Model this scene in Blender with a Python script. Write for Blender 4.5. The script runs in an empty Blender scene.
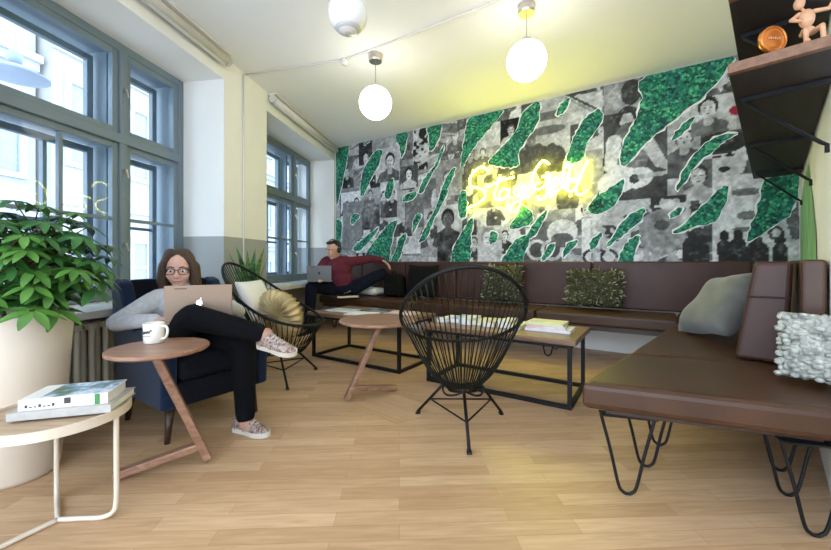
import bpy, bmesh, math, random
import numpy as np
from mathutils import Vector, Matrix
PI = math.pi
rnd = random.Random(7)
SC = bpy.context.scene
COL = SC.collection
V = Vector

# ---------------------------------------------------------------- materials
def new_mat(name):
    m = bpy.data.materials.new(name); m.use_nodes = True
    nt = m.node_tree; nt.nodes.clear()
    out = nt.nodes.new('ShaderNodeOutputMaterial')
    b = nt.nodes.new('ShaderNodeBsdfPrincipled')
    nt.links.new(b.outputs[0], out.inputs[0])
    return m, nt, b, out
def node(nt, t, **kw):
    n = nt.nodes.new(t)
    for k, v in kw.items():
        if k in n.inputs.keys(): n.inputs[k].default_value = v
        else: setattr(n, k, v)
    return n
def ramp(nt, stops):
    r = nt.nodes.new('ShaderNodeValToRGB')
    e = r.color_ramp.elements
    while len(e) < len(stops): e.new(0.5)
    for i, (p, c) in enumerate(stops):
        e[i].position = p; e[i].color = (*c, 1)
    return r
def mat(name, col, rough=.5, metal=0., var=.12, scale=8., bump=0., bscale=60., spec=.5, stretch=(1,1,1), coat=0., sheen=0.):
    m, nt, b, out = new_mat(name)
    tc = node(nt, 'ShaderNodeTexCoord'); mp = node(nt, 'ShaderNodeMapping')
    mp.inputs['Scale'].default_value = stretch
    nt.links.new(tc.outputs['Object'], mp.inputs[0])
    n = node(nt, 'ShaderNodeTexNoise', Scale=scale, Detail=5.)
    nt.links.new(mp.outputs[0], n.inputs['Vector'])
    r = ramp(nt, [(.3, tuple(c*(1-var) for c in col)), (.7, tuple(min(1, c*(1+var)) for c in col))])
    nt.links.new(n.outputs['Fac'], r.inputs[0]); nt.links.new(r.outputs[0], b.inputs['Base Color'])
    b.inputs['Roughness'].default_value = rough; b.inputs['Metallic'].default_value = metal
    b.inputs['Specular IOR Level'].default_value = spec; b.inputs['Coat Weight'].default_value = coat
    b.inputs['Sheen Weight'].default_value = sheen
    if bump:
        n2 = node(nt, 'ShaderNodeTexNoise', Scale=bscale, Detail=3.)
        nt.links.new(mp.outputs[0], n2.inputs['Vector'])
        bp = node(nt, 'ShaderNodeBump', Strength=bump, Distance=.01)
        nt.links.new(n2.outputs['Fac'], bp.inputs['Height']); nt.links.new(bp.outputs[0], b.inputs['Normal'])
    return m
def emit(name, col, s):
    m, nt, b, out = new_mat(name)
    b.inputs['Base Color'].default_value = (*[min(1, c) for c in col], 1)
    b.inputs['Emission Color'].default_value = (*col, 1); b.inputs['Emission Strength'].default_value = s
    return m
def wood(name, c1, c2, rough=.4, sc=(1, 14, 14), rings=3.):
    m, nt, b, out = new_mat(name)
    tc = node(nt, 'ShaderNodeTexCoord'); mp = node(nt, 'ShaderNodeMapping')
    mp.inputs['Scale'].default_value = sc
    nt.links.new(tc.outputs['Object'], mp.inputs[0])
    n = node(nt, 'ShaderNodeTexNoise', Scale=rings, Detail=8., Distortion=.6)
    nt.links.new(mp.outputs[0], n.inputs['Vector'])
    r = ramp(nt, [(.3, c1), (.7, c2)])
    nt.links.new(n.outputs['Fac'], r.inputs[0]); nt.links.new(r.outputs[0], b.inputs['Base Color'])
    b.inputs['Roughness'].default_value = rough
    return m
def floor_mat(name, rot, tint=1.0):
    m, nt, b, out = new_mat(name)
    tc = node(nt, 'ShaderNodeTexCoord'); mp = node(nt, 'ShaderNodeMapping')
    mp.inputs['Rotation'].default_value = (0, 0, rot)
    nt.links.new(tc.outputs['Object'], mp.inputs[0])
    br = node(nt, 'ShaderNodeTexBrick', offset=.37, squash=1.0)
    br.inputs['Scale'].default_value = 1.0
    br.inputs['Brick Width'].default_value = .62; br.inputs['Row Height'].default_value = .072
    br.inputs['Mortar Size'].default_value = .0008; br.inputs['Mortar Smooth'].default_value = .3
    br.inputs['Bias'].default_value = 0.
    br.inputs['Color1'].default_value = (.50*tint, .315*tint, .175*tint, 1); br.inputs['Color2'].default_value = (.65*tint, .445*tint, .275*tint, 1)
    br.inputs['Mortar'].default_value = (.36, .21, .10, 1)
    nt.links.new(mp.outputs[0], br.inputs['Vector'])
    mp2 = node(nt, 'ShaderNodeMapping'); mp2.inputs['Scale'].default_value = (2.2, 26, 1)
    nt.links.new(mp.outputs[0], mp2.inputs[0])
    n = node(nt, 'ShaderNodeTexNoise', Scale=2.4, Detail=7., Distortion=.8)
    nt.links.new(mp2.outputs[0], n.inputs['Vector'])
    r = ramp(nt, [(.25, (.80, .76, .70)), (.75, (1.08, 1.06, 1.04))])
    nt.links.new(n.outputs['Fac'], r.inputs[0])
    mx = node(nt, 'ShaderNodeMix', data_type='RGBA', blend_type='MULTIPLY'); mx.inputs[0].default_value = 1.
    nt.links.new(br.outputs['Color'], mx.inputs[6]); nt.links.new(r.outputs[0], mx.inputs[7])
    nt.links.new(mx.outputs[2], b.inputs['Base Color'])
    b.inputs['Roughness'].default_value = .42; b.inputs['Specular IOR Level'].default_value = .38
    return m
def leaf_paper(name):
    m, nt, b, out = new_mat(name)
    tc = node(nt, 'ShaderNodeTexCoord')
    v = node(nt, 'ShaderNodeTexVoronoi', Scale=46., Randomness=1.)
    n = node(nt, 'ShaderNodeTexNoise', Scale=7., Detail=4.)
    nt.links.new(tc.outputs['Object'], v.inputs['Vector']); nt.links.new(tc.outputs['Object'], n.inputs['Vector'])
    sp = node(nt, 'ShaderNodeSeparateColor'); nt.links.new(v.outputs['Color'], sp.inputs[0])
    r = ramp(nt, [(0., (.003, .050, .040)), (.40, (.008, .19, .12)), (.75, (.03, .36, .21)), (1., (.16, .60, .32))])
    nt.links.new(sp.outputs[0], r.inputs[0])
    r2 = ramp(nt, [(.15, (1, 1, 1)), (.75, (.35, .4, .45))]); nt.links.new(v.outputs['Distance'], r2.inputs[0])
    mx = node(nt, 'ShaderNodeMix', data_type='RGBA', blend_type='MULTIPLY'); mx.inputs[0].default_value = .55
    nt.links.new(r.outputs[0], mx.inputs[6]); nt.links.new(r2.outputs[0], mx.inputs[7])
    r3 = ramp(nt, [(.35, (.55, .65, .8)), (.65, (1.15, 1.15, .9))]); nt.links.new(n.outputs['Fac'], r3.inputs[0])
    mx2 = node(nt, 'ShaderNodeMix', data_type='RGBA', blend_type='MULTIPLY'); mx2.inputs[0].default_value = 1.
    nt.links.new(mx.outputs[2], mx2.inputs[6]); nt.links.new(r3.outputs[0], mx2.inputs[7])
    nt.links.new(mx2.outputs[2], b.inputs['Base Color']); b.inputs['Roughness'].default_value = .75
    return m
def glass_mat(name, tint=(.93, .97, 1)):
    m, nt, b, out = new_mat(name); nt.nodes.remove(b)
    t = node(nt, 'ShaderNodeBsdfTransparent'); t.inputs[0].default_value = (*tint, 1)
    g = node(nt, 'ShaderNodeBsdfGlossy'); g.inputs['Roughness'].default_value = .02
    lw_ = node(nt, 'ShaderNodeLayerWeight'); pw = node(nt, 'ShaderNodeMath', operation='POWER'); pw.inputs[1].default_value = 5.
    ml = node(nt, 'ShaderNodeMath', operation='MULTIPLY_ADD'); ml.inputs[1].default_value = .5; ml.inputs[2].default_value = .010
    nt.links.new(lw_.outputs['Facing'], pw.inputs[0]); nt.links.new(pw.outputs[0], ml.inputs[0])
    mx = node(nt, 'ShaderNodeMixShader')
    nt.links.new(ml.outputs[0], mx.inputs[0]); nt.links.new(t.outputs[0], mx.inputs[1]); nt.links.new(g.outputs[0], mx.inputs[2])
    nt.links.new(mx.outputs[0], out.inputs[0])
    return m

M = {}
M['white_wall'] = mat('white_wall_paint', (.86, .845, .80), .85, var=.015, scale=3)
M['ceiling'] = mat('white_ceiling_paint', (.88, .88, .865), .9, var=.01, scale=2)
M['dado'] = mat('grey_dado_paint', (.36, .37, .36), .6, var=.03, scale=3)
M['floor'] = floor_mat('oak_strip_floor', math.radians(-2.5))
M['inlay'] = floor_mat('oak_inlay', math.radians(40), 1.08)
M['winframe'] = mat('blue_grey_window_paint', (.165, .215, .25), .45, var=.05, scale=5)
M['sill'] = mat('grey_sill_paint', (.55, .56, .55), .5, var=.04)
M['glass'] = glass_mat('window_glass')
M['leather'] = mat('brown_leather', (.060, .026, .012), .38, var=.22, scale=5, bump=.12, bscale=220, spec=.38)
M['leather_red'] = mat('red_brown_leather', (.062, .025, .017), .42, var=.2, scale=5, bump=.12, bscale=220, spec=.35)
M['black_metal'] = mat('black_powder_coated_metal', (.007, .007, .008), .5, var=.2, spec=.25)
M['white_metal'] = mat('cream_painted_metal', (.70, .61, .50), .4, var=.03)
M['chrome'] = mat('brushed_steel', (.55, .5, .45), .3, 1., var=.08)
M['walnut'] = wood('walnut_wood', (.20, .095, .058), (.38, .21, .13), .38)
M['rustic'] = wood('rustic_table_wood', (.13, .068, .036), (.27, .155, .088), .36)
M['shelf_wood'] = wood('dark_shelf_wood', (.010, .0065, .005), (.022, .014, .010), .6)
M['shelf_edge'] = wood('brown_shelf_edge_wood', (.14, .065, .035), (.24, .12, .065), .5)
M['pale_wood'] = wood('pale_ash_wood', (.40, .27, .17), (.54, .39, .26), .5)
M['darkleg'] = wood('dark_stained_wood', (.025, .012, .008), (.055, .028, .018), .4)
M['navy'] = mat('navy_wool', (.005, .017, .046), .95, spec=.2, var=.2, scale=30, bump=.3, bscale=400, sheen=.15)
M['navy_dark'] = mat('black_navy_wool', (.0055, .007, .012), .95, var=.2, scale=30, bump=.3, bscale=400, spec=.2)
M['cord'] = mat('black_vinyl_cord', (.007, .008, .006), .5, var=.2, spec=.25)
M['planter'] = mat('cream_planter', (.68, .585, .48), .55, var=.03, scale=3)
M['soil'] = mat('dark_soil', (.03, .02, .014), .95, var=.4, scale=60)
M['leaf'] = mat('dark_green_leaf', (.030, .120, .026), .33, var=.5, scale=6, spec=.5)
M['leaf_low'] = mat('yellow_green_leaf', (.085, .22, .04), .35, var=.4, scale=6)
M['stem'] = mat('brown_green_stem', (.10, .085, .035), .7, var=.3, scale=20)
M['grey_pot'] = mat('grey_pot_glaze', (.50, .53, .55), .5, var=.05)
M['radiator'] = mat('cream_radiator_enamel', (.66, .64, .55), .45, var=.02)
M['black_fabric'] = mat('black_cushion_fabric', (.008, .008, .007), .95, spec=.15, var=.3, scale=40, bump=.2, bscale=300)
M['grey_fabric'] = mat('grey_velvet_fabric', (.125, .125, .110), .8, var=.22, scale=9, bump=.15, bscale=260, sheen=.3)
M['white_fabric'] = mat('white_cushion_fabric', (.82, .80, .78), .85, var=.04, scale=12)
M['bronze_fabric'] = mat('bronze_satin_fabric', (.50, .38, .18), .4, .1, var=.35, scale=7)
M['olive_a'] = mat('olive_felt', (.055, .055, .020), .9, var=.3, scale=20)
M['olive_b'] = mat('pale_olive_felt', (.33, .30, .19), .9, var=.3, scale=20)
M['skin_w'] = mat('fair_skin', (.62, .36, .27), .5, var=.05, scale=14)
M['skin_m'] = mat('fair_skin_stubble', (.58, .33, .24), .5, var=.07, scale=14)
M['hair_w'] = mat('brown_hair', (.060, .028, .014), .42, var=.5, scale=10, stretch=(9, 9, 1), bump=.5, bscale=40)
M['hair_m'] = mat('dark_brown_hair', (.020, .011, .007), .5, var=.4, scale=12)
M['sweater'] = mat('pale_grey_knit', (.50, .51, .55), .9, var=.12, scale=50, bump=.3, bscale=220)
M['maroon'] = mat('maroon_knit', (.115, .012, .026), .9, var=.18, scale=30, bump=.25, bscale=220)
M['jeans_black'] = mat('black_denim', (.0035, .0035, .005), .95, spec=.15, var=.25, scale=40)
M['jeans_navy'] = mat('navy_denim', (.006, .0075, .018), .9, spec=.15, var=.3, scale=30)
M['sole'] = mat('off_white_rubber', (.62, .58, .50), .6, var=.05)
M['sock'] = mat('pale_sock', (.45, .25, .18), .8, var=.1)
M['eye'] = mat('eye_white', (.75, .72, .70), .25, var=.02)
M['iris'] = mat('dark_iris', (.03, .018, .01), .2, var=.2)
M['lips'] = mat('rose_lips', (.42, .14, .12), .45, var=.08)
M['gold_alu'] = mat('gold_aluminium', (.36, .265, .20), .45, .5, var=.03)
M['grey_alu'] = mat('space_grey_aluminium', (.20, .21, .23), .38, .6, var=.03)
M['logo_white'] = emit('lit_white_logo', (1, 1, 1), 1.6)
M['screen'] = emit('laptop_screen', (.8, .88, 1), .7)
M['keys'] = mat('black_keys', (.02, .02, .022), .5)
M['plastic_black'] = mat('black_plastic', (.012, .012, .014), .35, var=.1)
M['ceramic'] = mat('cream_ceramic', (.84, .80, .73), .25, var=.02)
M['ink'] = mat('dark_print', (.05, .04, .04), .6)
M['paper'] = mat('page_paper', (.80, .78, .74), .8, var=.05, scale=80, stretch=(1, 1, 14))
M['globe'] = emit('lit_opal_glass', (1., .965, .91), 5.5)
M['opal_off'] = mat('unlit_opal_glass', (.86, .85, .84), .25, var=.01)
M['grey_plastic'] = mat('pale_grey_plastic', (.55, .55, .54), .4, var=.02)
M['neon'] = emit('yellow_neon_tube', (1., .95, .08), 20.)
M['cable'] = mat('white_cable_plastic', (.72, .69, .66), .5, var=.02)
M['amber'] = mat('amber_glass_copper', (.62, .20, .035), .18, .55, var=.25, scale=18)
M['mannequin'] = wood('beech_mannequin_wood', (.50, .25, .13), (.66, .38, .22), .4)
M['green_paper'] = leaf_paper('green_foliage_print')
M['torn_white'] = mat('torn_white_paper_edge', (.80, .82, .78), .85, var=.04, scale=40)
M['streak'] = mat('streaky_green_print', (.20, .42, .22), .8, var=.75, scale=9, stretch=(9, 9, .5))
M['facade_a'] = mat('pale_plaster', (.40, .42, .45), .9, var=.04, scale=2)
M['facade_b'] = mat('cream_plaster', (.44, .42, .39), .9, var=.04, scale=2)
M['facade_c'] = mat('grey_stone', (.33, .345, .37), .9, var=.06, scale=2)
M['facade_glass'] = mat('facade_window_glass', (.28, .32, .38), .15, var=.1)
M['asphalt'] = mat('pale_paving', (.35, .35, .36), .9)
M['lamp_grey'] = mat('street_lamp_enamel', (.27, .31, .38), .5, var=.03)

# ---------------------------------------------------------------- mesh collector
class MB:
    def __init__(s):
        s.v = []; s.f = []; s.m = []; s.mi = 0
    def add(s, vs, fs, X=None):
        b = len(s.v)
        s.v += [tuple(X @ V(p)) if X is not None else tuple(p) for p in vs]
        s.f += [tuple(b+i for i in f) for f in fs]; s.m += [s.mi]*len(fs)
        return s
    def box(s, a, b, X=None):
        x0, y0, z0 = a; x1, y1, z1 = b
        x0, x1 = min(x0, x1), max(x0, x1); y0, y1 = min(y0, y1), max(y0, y1); z0, z1 = min(z0, z1), max(z0, z1)
        return s.add([(x0,y0,z0),(x1,y0,z0),(x1,y1,z0),(x0,y1,z0),(x0,y0,z1),(x1,y0,z1),(x1,y1,z1),(x0,y1,z1)],
                     [(0,3,2,1),(4,5,6,7),(0,1,5,4),(1,2,6,5),(2,3,7,6),(3,0,4,7)], X)
    def prism(s, poly, z0, z1, X=None):
        n = len(poly)
        return s.add([(x,y,z0) for x,y in poly]+[(x,y,z1) for x,y in poly],
                     [tuple(range(n-1,-1,-1)), tuple(range(n,2*n))]+[(i,(i+1)%n,n+(i+1)%n,n+i) for i in range(n)], X)
    def tube(s, pts, r, n=8, closed=False, caps=True, X=None):
        pts = [V(p) for p in pts]; k = len(pts)
        rs = r if isinstance(r, (list, tuple)) else [r]*k
        T = []
        for i in range(k):
            if closed: t = pts[(i+1)%k]-pts[i-1]
            else: t = pts[min(i+1,k-1)]-pts[max(i-1,0)]
            T.append(t.normalized() if t.length > 1e-9 else V((0,0,1)))
        a = T[0].orthogonal().normalized()
        vs = []; fs = []
        for i in range(k):
            a = (a - T[i]*a.dot(T[i]))
            a = a.normalized() if a.length > 1e-6 else T[i].orthogonal().normalized()
            b = T[i].cross(a)
            for j in range(n):
                w = 2*PI*j/n
                vs.append(pts[i]+(a*math.cos(w)+b*math.sin(w))*rs[i])
        for i in range(k if closed else k-1):
            i2 = (i+1)%k
            off = 0
            if closed and i2 == 0:
                d = [(vs[i*n]-vs[j]).length for j in range(n)]; off = d.index(min(d))
            for j in range(n):
                fs.append((i*n+j, i*n+(j+1)%n, i2*n+(j+1+off)%n, i2*n+(j+off)%n))
        if caps and not closed:
            fs.append(tuple(range(n-1,-1,-1))); fs.append(tuple(range((k-1)*n, k*n)))
        return s.add(vs, fs, X)
    def lathe(s, prof, n=32, X=None, c=(0,0)):
        vs = []; fs = []; k = len(prof)
        for r, z in prof:
            for j in range(n):
                w = 2*PI*j/n; vs.append((c[0]+r*math.cos(w), c[1]+r*math.sin(w), z))
        for i in range(k-1):
            for j in range(n): fs.append((i*n+j, i*n+(j+1)%n, (i+1)*n+(j+1)%n, (i+1)*n+j))
        if prof[0][0] > 1e-6: fs.append(tuple(range(n-1,-1,-1)))
        if prof[-1][0] > 1e-6: fs.append(tuple(range((k-1)*n,k*n)))
        return s.add(vs, fs, X)
    def ell(s, c, r, n=16, k=10, X=None, F=None):
        """ellipsoid; F optional 3 axes"""
        vs = []; fs = []
        c = V(c); ax = F or (V((1,0,0)), V((0,1,0)), V((0,0,1)))
        if not isinstance(r, (tuple, list)): r = (r, r, r)
        P = lambda x, y, z: c+ax[0]*(x*r[0])+ax[1]*(y*r[1])+ax[2]*(z*r[2])
        vs.append(P(0,0,-1))
        for i in range(1, k):
            t = PI*i/k
            for j in range(n):
                w = 2*PI*j/n; vs.append(P(math.sin(t)*math.cos(w), math.sin(t)*math.sin(w), -math.cos(t)))
        vs.append(P(0,0,1)); L = len(vs)-1
        for j in range(n):
            fs.append((0, 1+(j+1)%n, 1+j)); fs.append((L, 1+(k-2)*n+j, 1+(k-2)*n+(j+1)%n))
        for i in range(k-2):
            for j in range(n): fs.append((1+i*n+j, 1+i*n+(j+1)%n, 1+(i+1)*n+(j+1)%n, 1+(i+1)*n+j))
        return s.add(vs, fs, X)
    def cap(s, p0, r0, p1, r1, n=12):
        p0 = V(p0); p1 = V(p1); t = (p1-p0); L = t.length; t = t/L
        pts = []; rs = []
        for a in (80, 55, 28): pts.append(p0-t*r0*math.sin(math.radians(a))); rs.append(r0*math.cos(math.radians(a)))
        for u in (0, .33, .67, 1): pts.append(p0+t*L*u); rs.append(r0+(r1-r0)*u)
        for a in (28, 55, 80): pts.append(p1+t*r1*math.sin(math.radians(a))); rs.append(r1*math.cos(math.radians(a)))
        return s.tube(pts, rs, n)

def link(o, parent=None):
    COL.objects.link(o)
    if parent is not None: o.parent = parent
    return o
def obj(name, mb, mats, parent=None, smooth=False, bevel=0., seg=2, sub=0, label=None, origin=None):
    me = bpy.data.meshes.new(name)
    vs = mb.v
    if origin is not None:
        I = origin.inverted(); vs = [tuple(I @ V(p)) for p in vs]
    me.from_pydata(vs, [], mb.f); me.validate(verbose=False)
    if not isinstance(mats, (list, tuple)): mats = [mats]
    for m in mats: me.materials.append(m)
    if len(mats) > 1 and len(me.polygons) == len(mb.m): me.polygons.foreach_set('material_index', mb.m)
    bm = bmesh.new(); bm.from_mesh(me); bmesh.ops.recalc_face_normals(bm, faces=bm.faces); bm.to_mesh(me); bm.free()
    if smooth: me.polygons.foreach_set('use_smooth', [True]*len(me.polygons))
    o = bpy.data.objects.new(name, me); link(o, parent)
    if bevel:
        md = o.modifiers.new('Bevel', 'BEVEL'); md.width = bevel; md.segments = seg; md.limit_method = 'ANGLE'; md.angle_limit = math.radians(35)
        md.harden_normals = False
    if sub:
        md = o.modifiers.new('Sub', 'SUBSURF'); md.levels = sub; md.render_levels = sub
    if label: o['label'] = label
    return o
def bake(o, mods):
    """mods: callable that adds modifiers; the result replaces the mesh"""
    mods(o)
    dg = bpy.context.evaluated_depsgraph_get(); dg.update()
    me = bpy.data.meshes.new_from_object(o.evaluated_get(dg))
    o.modifiers.clear(); o.data = me
    return o
def fused(name, mb, m, parent, origin, voxel=.006, smooth=4, label=None):
    o = obj(name, mb, m, parent, origin=origin, label=label)
    def md(o):
        r = o.modifiers.new('R', 'REMESH'); r.mode = 'VOXEL'; r.voxel_size = voxel
        q = o.modifiers.new('S', 'SMOOTH'); q.iterations = smooth; q.factor = .5
    bake(o, md)
    o.data.polygons.foreach_set('use_smooth', [True]*len(o.data.polygons))
    if not o.data.materials: o.data.materials.append(m)
    return o
def tag(o, label, cat, group=None):
    o['label'] = label; o['category'] = cat
    if group: o['group'] = group
    return o
def thing(name, label, cat, loc=(0,0,0), rz=0., group=None):
    o = bpy.data.objects.new(name, None); o.empty_display_size = .1
    link(o); o.location = loc; o.rotation_euler = (0, 0, rz)
    return tag(o, label, cat, group)
def struct(name, mb, mats, parent=None, **kw):
    o = obj(name, mb, mats, parent, **kw)
    if parent is None: o['kind'] = 'structure'
    return o
def Mx(o):
    return Matrix.Translation(o.location) @ Matrix.Rotation(o.rotation_euler[2], 4, 'Z')
def copy_thing(root, loc=None, rz=None, label=None):
    r = root.copy(); COL.objects.link(r)
    if loc is not None: r.location = loc
    if rz is not None: r.rotation_euler = (0, 0, rz)
    if label: r['label'] = label
    for ch in list(root.children):
        c = ch.copy(); COL.objects.link(c); c.parent = r
        for g in list(ch.children):
            d = g.copy(); COL.objects.link(d); d.parent = c
    return r
def arc(p, q, bulge, n=6):
    return None
def smooth_path(pts, sub=6, closed=False):
    """Catmull-Rom through pts"""
    P = [V(p) for p in pts]; k = len(P); out = []
    for i in range(k if closed else k-1):
        p1 = P[i]; p2 = P[(i+1)%k]
        p0 = P[i-1] if (closed or i > 0) else p1*2-p2
        p3 = P[(i+2)%k] if (closed or i+2 < k) else p2*2-p1
        for j in range(sub):
            t = j/sub
            out.append(.5*((2*p1)+(p2-p0)*t+(2*p0-5*p1+4*p2-p3)*t*t+(3*p1-p0-3*p2+p3)*t**3))
    if not closed: out.append(P[-1])
    return out
def cushion_mb(w, h, t, n=18, pinch=.05, seed=0, lump=.0):
    """soft square cushion in local XZ (standing), thickness along Y, centre at origin"""
    r_ = random.Random(seed); ph = [r_.uniform(0, 6) for _ in range(6)]
    mb = MB(); idx = {}; vs = []; fs = []
    for side in (-1, 1):
        for i in range(n+1):
            for j in range(n+1):
                u = -1+2*i/n; v = -1+2*j/n
                edge = i in (0, n) or j in (0, n)
                if edge and side == 1: idx[(side, i, j)] = idx[(-1, i, j)]; continue
                d = (max(0, 1-u**4)*max(0, 1-v**4))**.5
                # edges bow inward between the corners
                x = w/2*u*(1-pinch*(1-v*v)*abs(u)); z = h/2*v*(1-pinch*(1-u*u)*abs(v))
                y = side*t/2*d*(1+lump*math.sin(3*u+ph[0])*math.sin(3.5*v+ph[1])+lump*.7*math.sin(6*u+5*v+ph[2]))
                idx[(side, i, j)] = len(vs); vs.append((x, y, z))
    for side in (-1, 1):
        for i in range(n):
            for j in range(n):
                q = [idx[(side, i, j)], idx[(side, i+1, j)], idx[(side, i+1, j+1)], idx[(side, i, j+1)]]
                fs.append(tuple(q if side < 0 else q[::-1]))
    mb.add(vs, fs); return mb
def rotx(a): return Matrix.Rotation(a, 4, 'X')
def rotz(a): return Matrix.Rotation(a, 4, 'Z')
def xf(mb, X):
    mb.v = [tuple(X @ V(p)) for p in mb.v]; return mb
# ---------------------------------------------------------------- the room
CAMZ = .92; FPX = 369.; CX = 415.5; CY = 262.
def ray(px, py): return V(((px-CX)/FPX, 1., (CY-py)/FPX))
E = V((.837, -.547, 0)).normalized(); N = V((-E.y, E.x, 0))        # along / into the mural wall
C0 = V((-1.295, 5.95, 0)); WN = C0.dot(N)
RZB = math.atan2(E.y, E.x)
Ld = V((.1522, .9883, 0)).normalized(); Lo = V((-Ld.y, Ld.x, 0))   # along / out through the window wall
RZL = math.atan2(Ld.y, Ld.x)
BC = V((.641, 1.433, 0))                                          # free corner of the near bench
Rv = V((.696, .718, 0)).normalized(); Ro = V((Rv.y, -Rv.x, 0))     # along / towards the shelf wall
RZR = math.atan2(Rv.y, Rv.x)
WR = .70; SNICHE = .70
CEIL = 2.75
def rp(s, w, z=0.): return BC+Rv*s+Ro*w+V((0, 0, z))
sR = (WN-BC.dot(N)-WR*Ro.dot(N))/Rv.dot(N)
RC = rp(sR, WR)                                                   # corner of mural wall and shelf wall
WLEN = (RC-C0).dot(E)
def frame(orig, rz): return Matrix.Translation(orig) @ rotz(rz)
FB = frame(C0, RZB); FL = frame(C0, RZL); FR = frame(BC, RZR)
def on_wall(px, py, off=0.):
    """a point of the mural wall (x along it from the window corner, y = off, z height)"""
    d = ray(px, py); t = (WN-off)/d.dot(N); p = d*t
    return V(((p-C0).dot(E), -off, CAMZ+p.z))
def on_shelf_wall(px, py):
    d = ray(px, py); t = (WR+BC.dot(Ro))/d.dot(Ro); p = d*t
    return V(((p-BC).dot(Rv), -WR, CAMZ+p.z))

plan = [(-2.9, -1.2), tuple(rp(-2.4, 2.62)[:2]), tuple(rp(.82, 2.62)[:2]), tuple(rp(.82, WR+.12)[:2]), tuple((RC+Rv*.12+Ro*.12)[:2]), tuple((C0+N*.12-E*.4)[:2]), tuple((C0-Ld*6.5+Lo*.5)[:2])]
mb = MB(); mb.prism(plan, -.12, 0); struct('floor', mb, M['floor'])
mb = MB(); mb.prism(plan, CEIL, CEIL+.15); struct('ceiling', mb, M['ceiling'])
a = math.radians(45)
mb = MB(); c = V((-.09, 2.34)); mb.prism([(c.x+dx, c.y+dy) for dx, dy in ((.30, .0), (.02, .27), (-.32, .03), (-.02, -.25))], .0003, .0018)
struct('floor_inlay', mb, M['inlay'])
# mural wall
mb = MB(); mb.box((-.5, 0, 0), (WLEN+.15, .15, CEIL), FB); struct('wall_back', mb, M['white_wall'])
# shelf wall
mb = MB(); mb.box((SNICHE, -WR-.12, 0), (sR, -WR, CEIL), FR); mb.box((-2.4, -2.62, 0), (SNICHE-.001, -2.5, CEIL), FR); mb.box((SNICHE, -2.62, 0), (SNICHE+.12, -WR-.121, CEIL), FR); struct('wall_right', mb, M['white_wall'])
# window wall with two deep recesses; k runs from the corner towards the camera
OP = [(.05, 2.005), (2.697, 4.697)]; SILL = .64; HEAD = 2.55; TH = .76; KEND = 5.25; DADO = 1.15
mb = MB()
def lw(k0, k1, y0, y1, z0, z1, mi):
    mb.mi = mi; mb.box((-k1, y0, z0), (-k0, y1, z1), FL)
ks = [(-.15, OP[0][0]), (OP[0][1], OP[1][0]), (OP[1][1], KEND)]
for k0, k1 in ks:
    lw(k0, k1, 0, TH, 0, DADO, 1); lw(k0, k1, 0, TH, DADO, CEIL, 0)
for k0, k1 in OP:
    lw(k0, k1, 0, TH, HEAD, CEIL, 0)
    lw(k0, k1, .20, TH, 0, SILL-.045, 1)
struct('wall_left', mb, [M['white_wall'], M['dado']])

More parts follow.
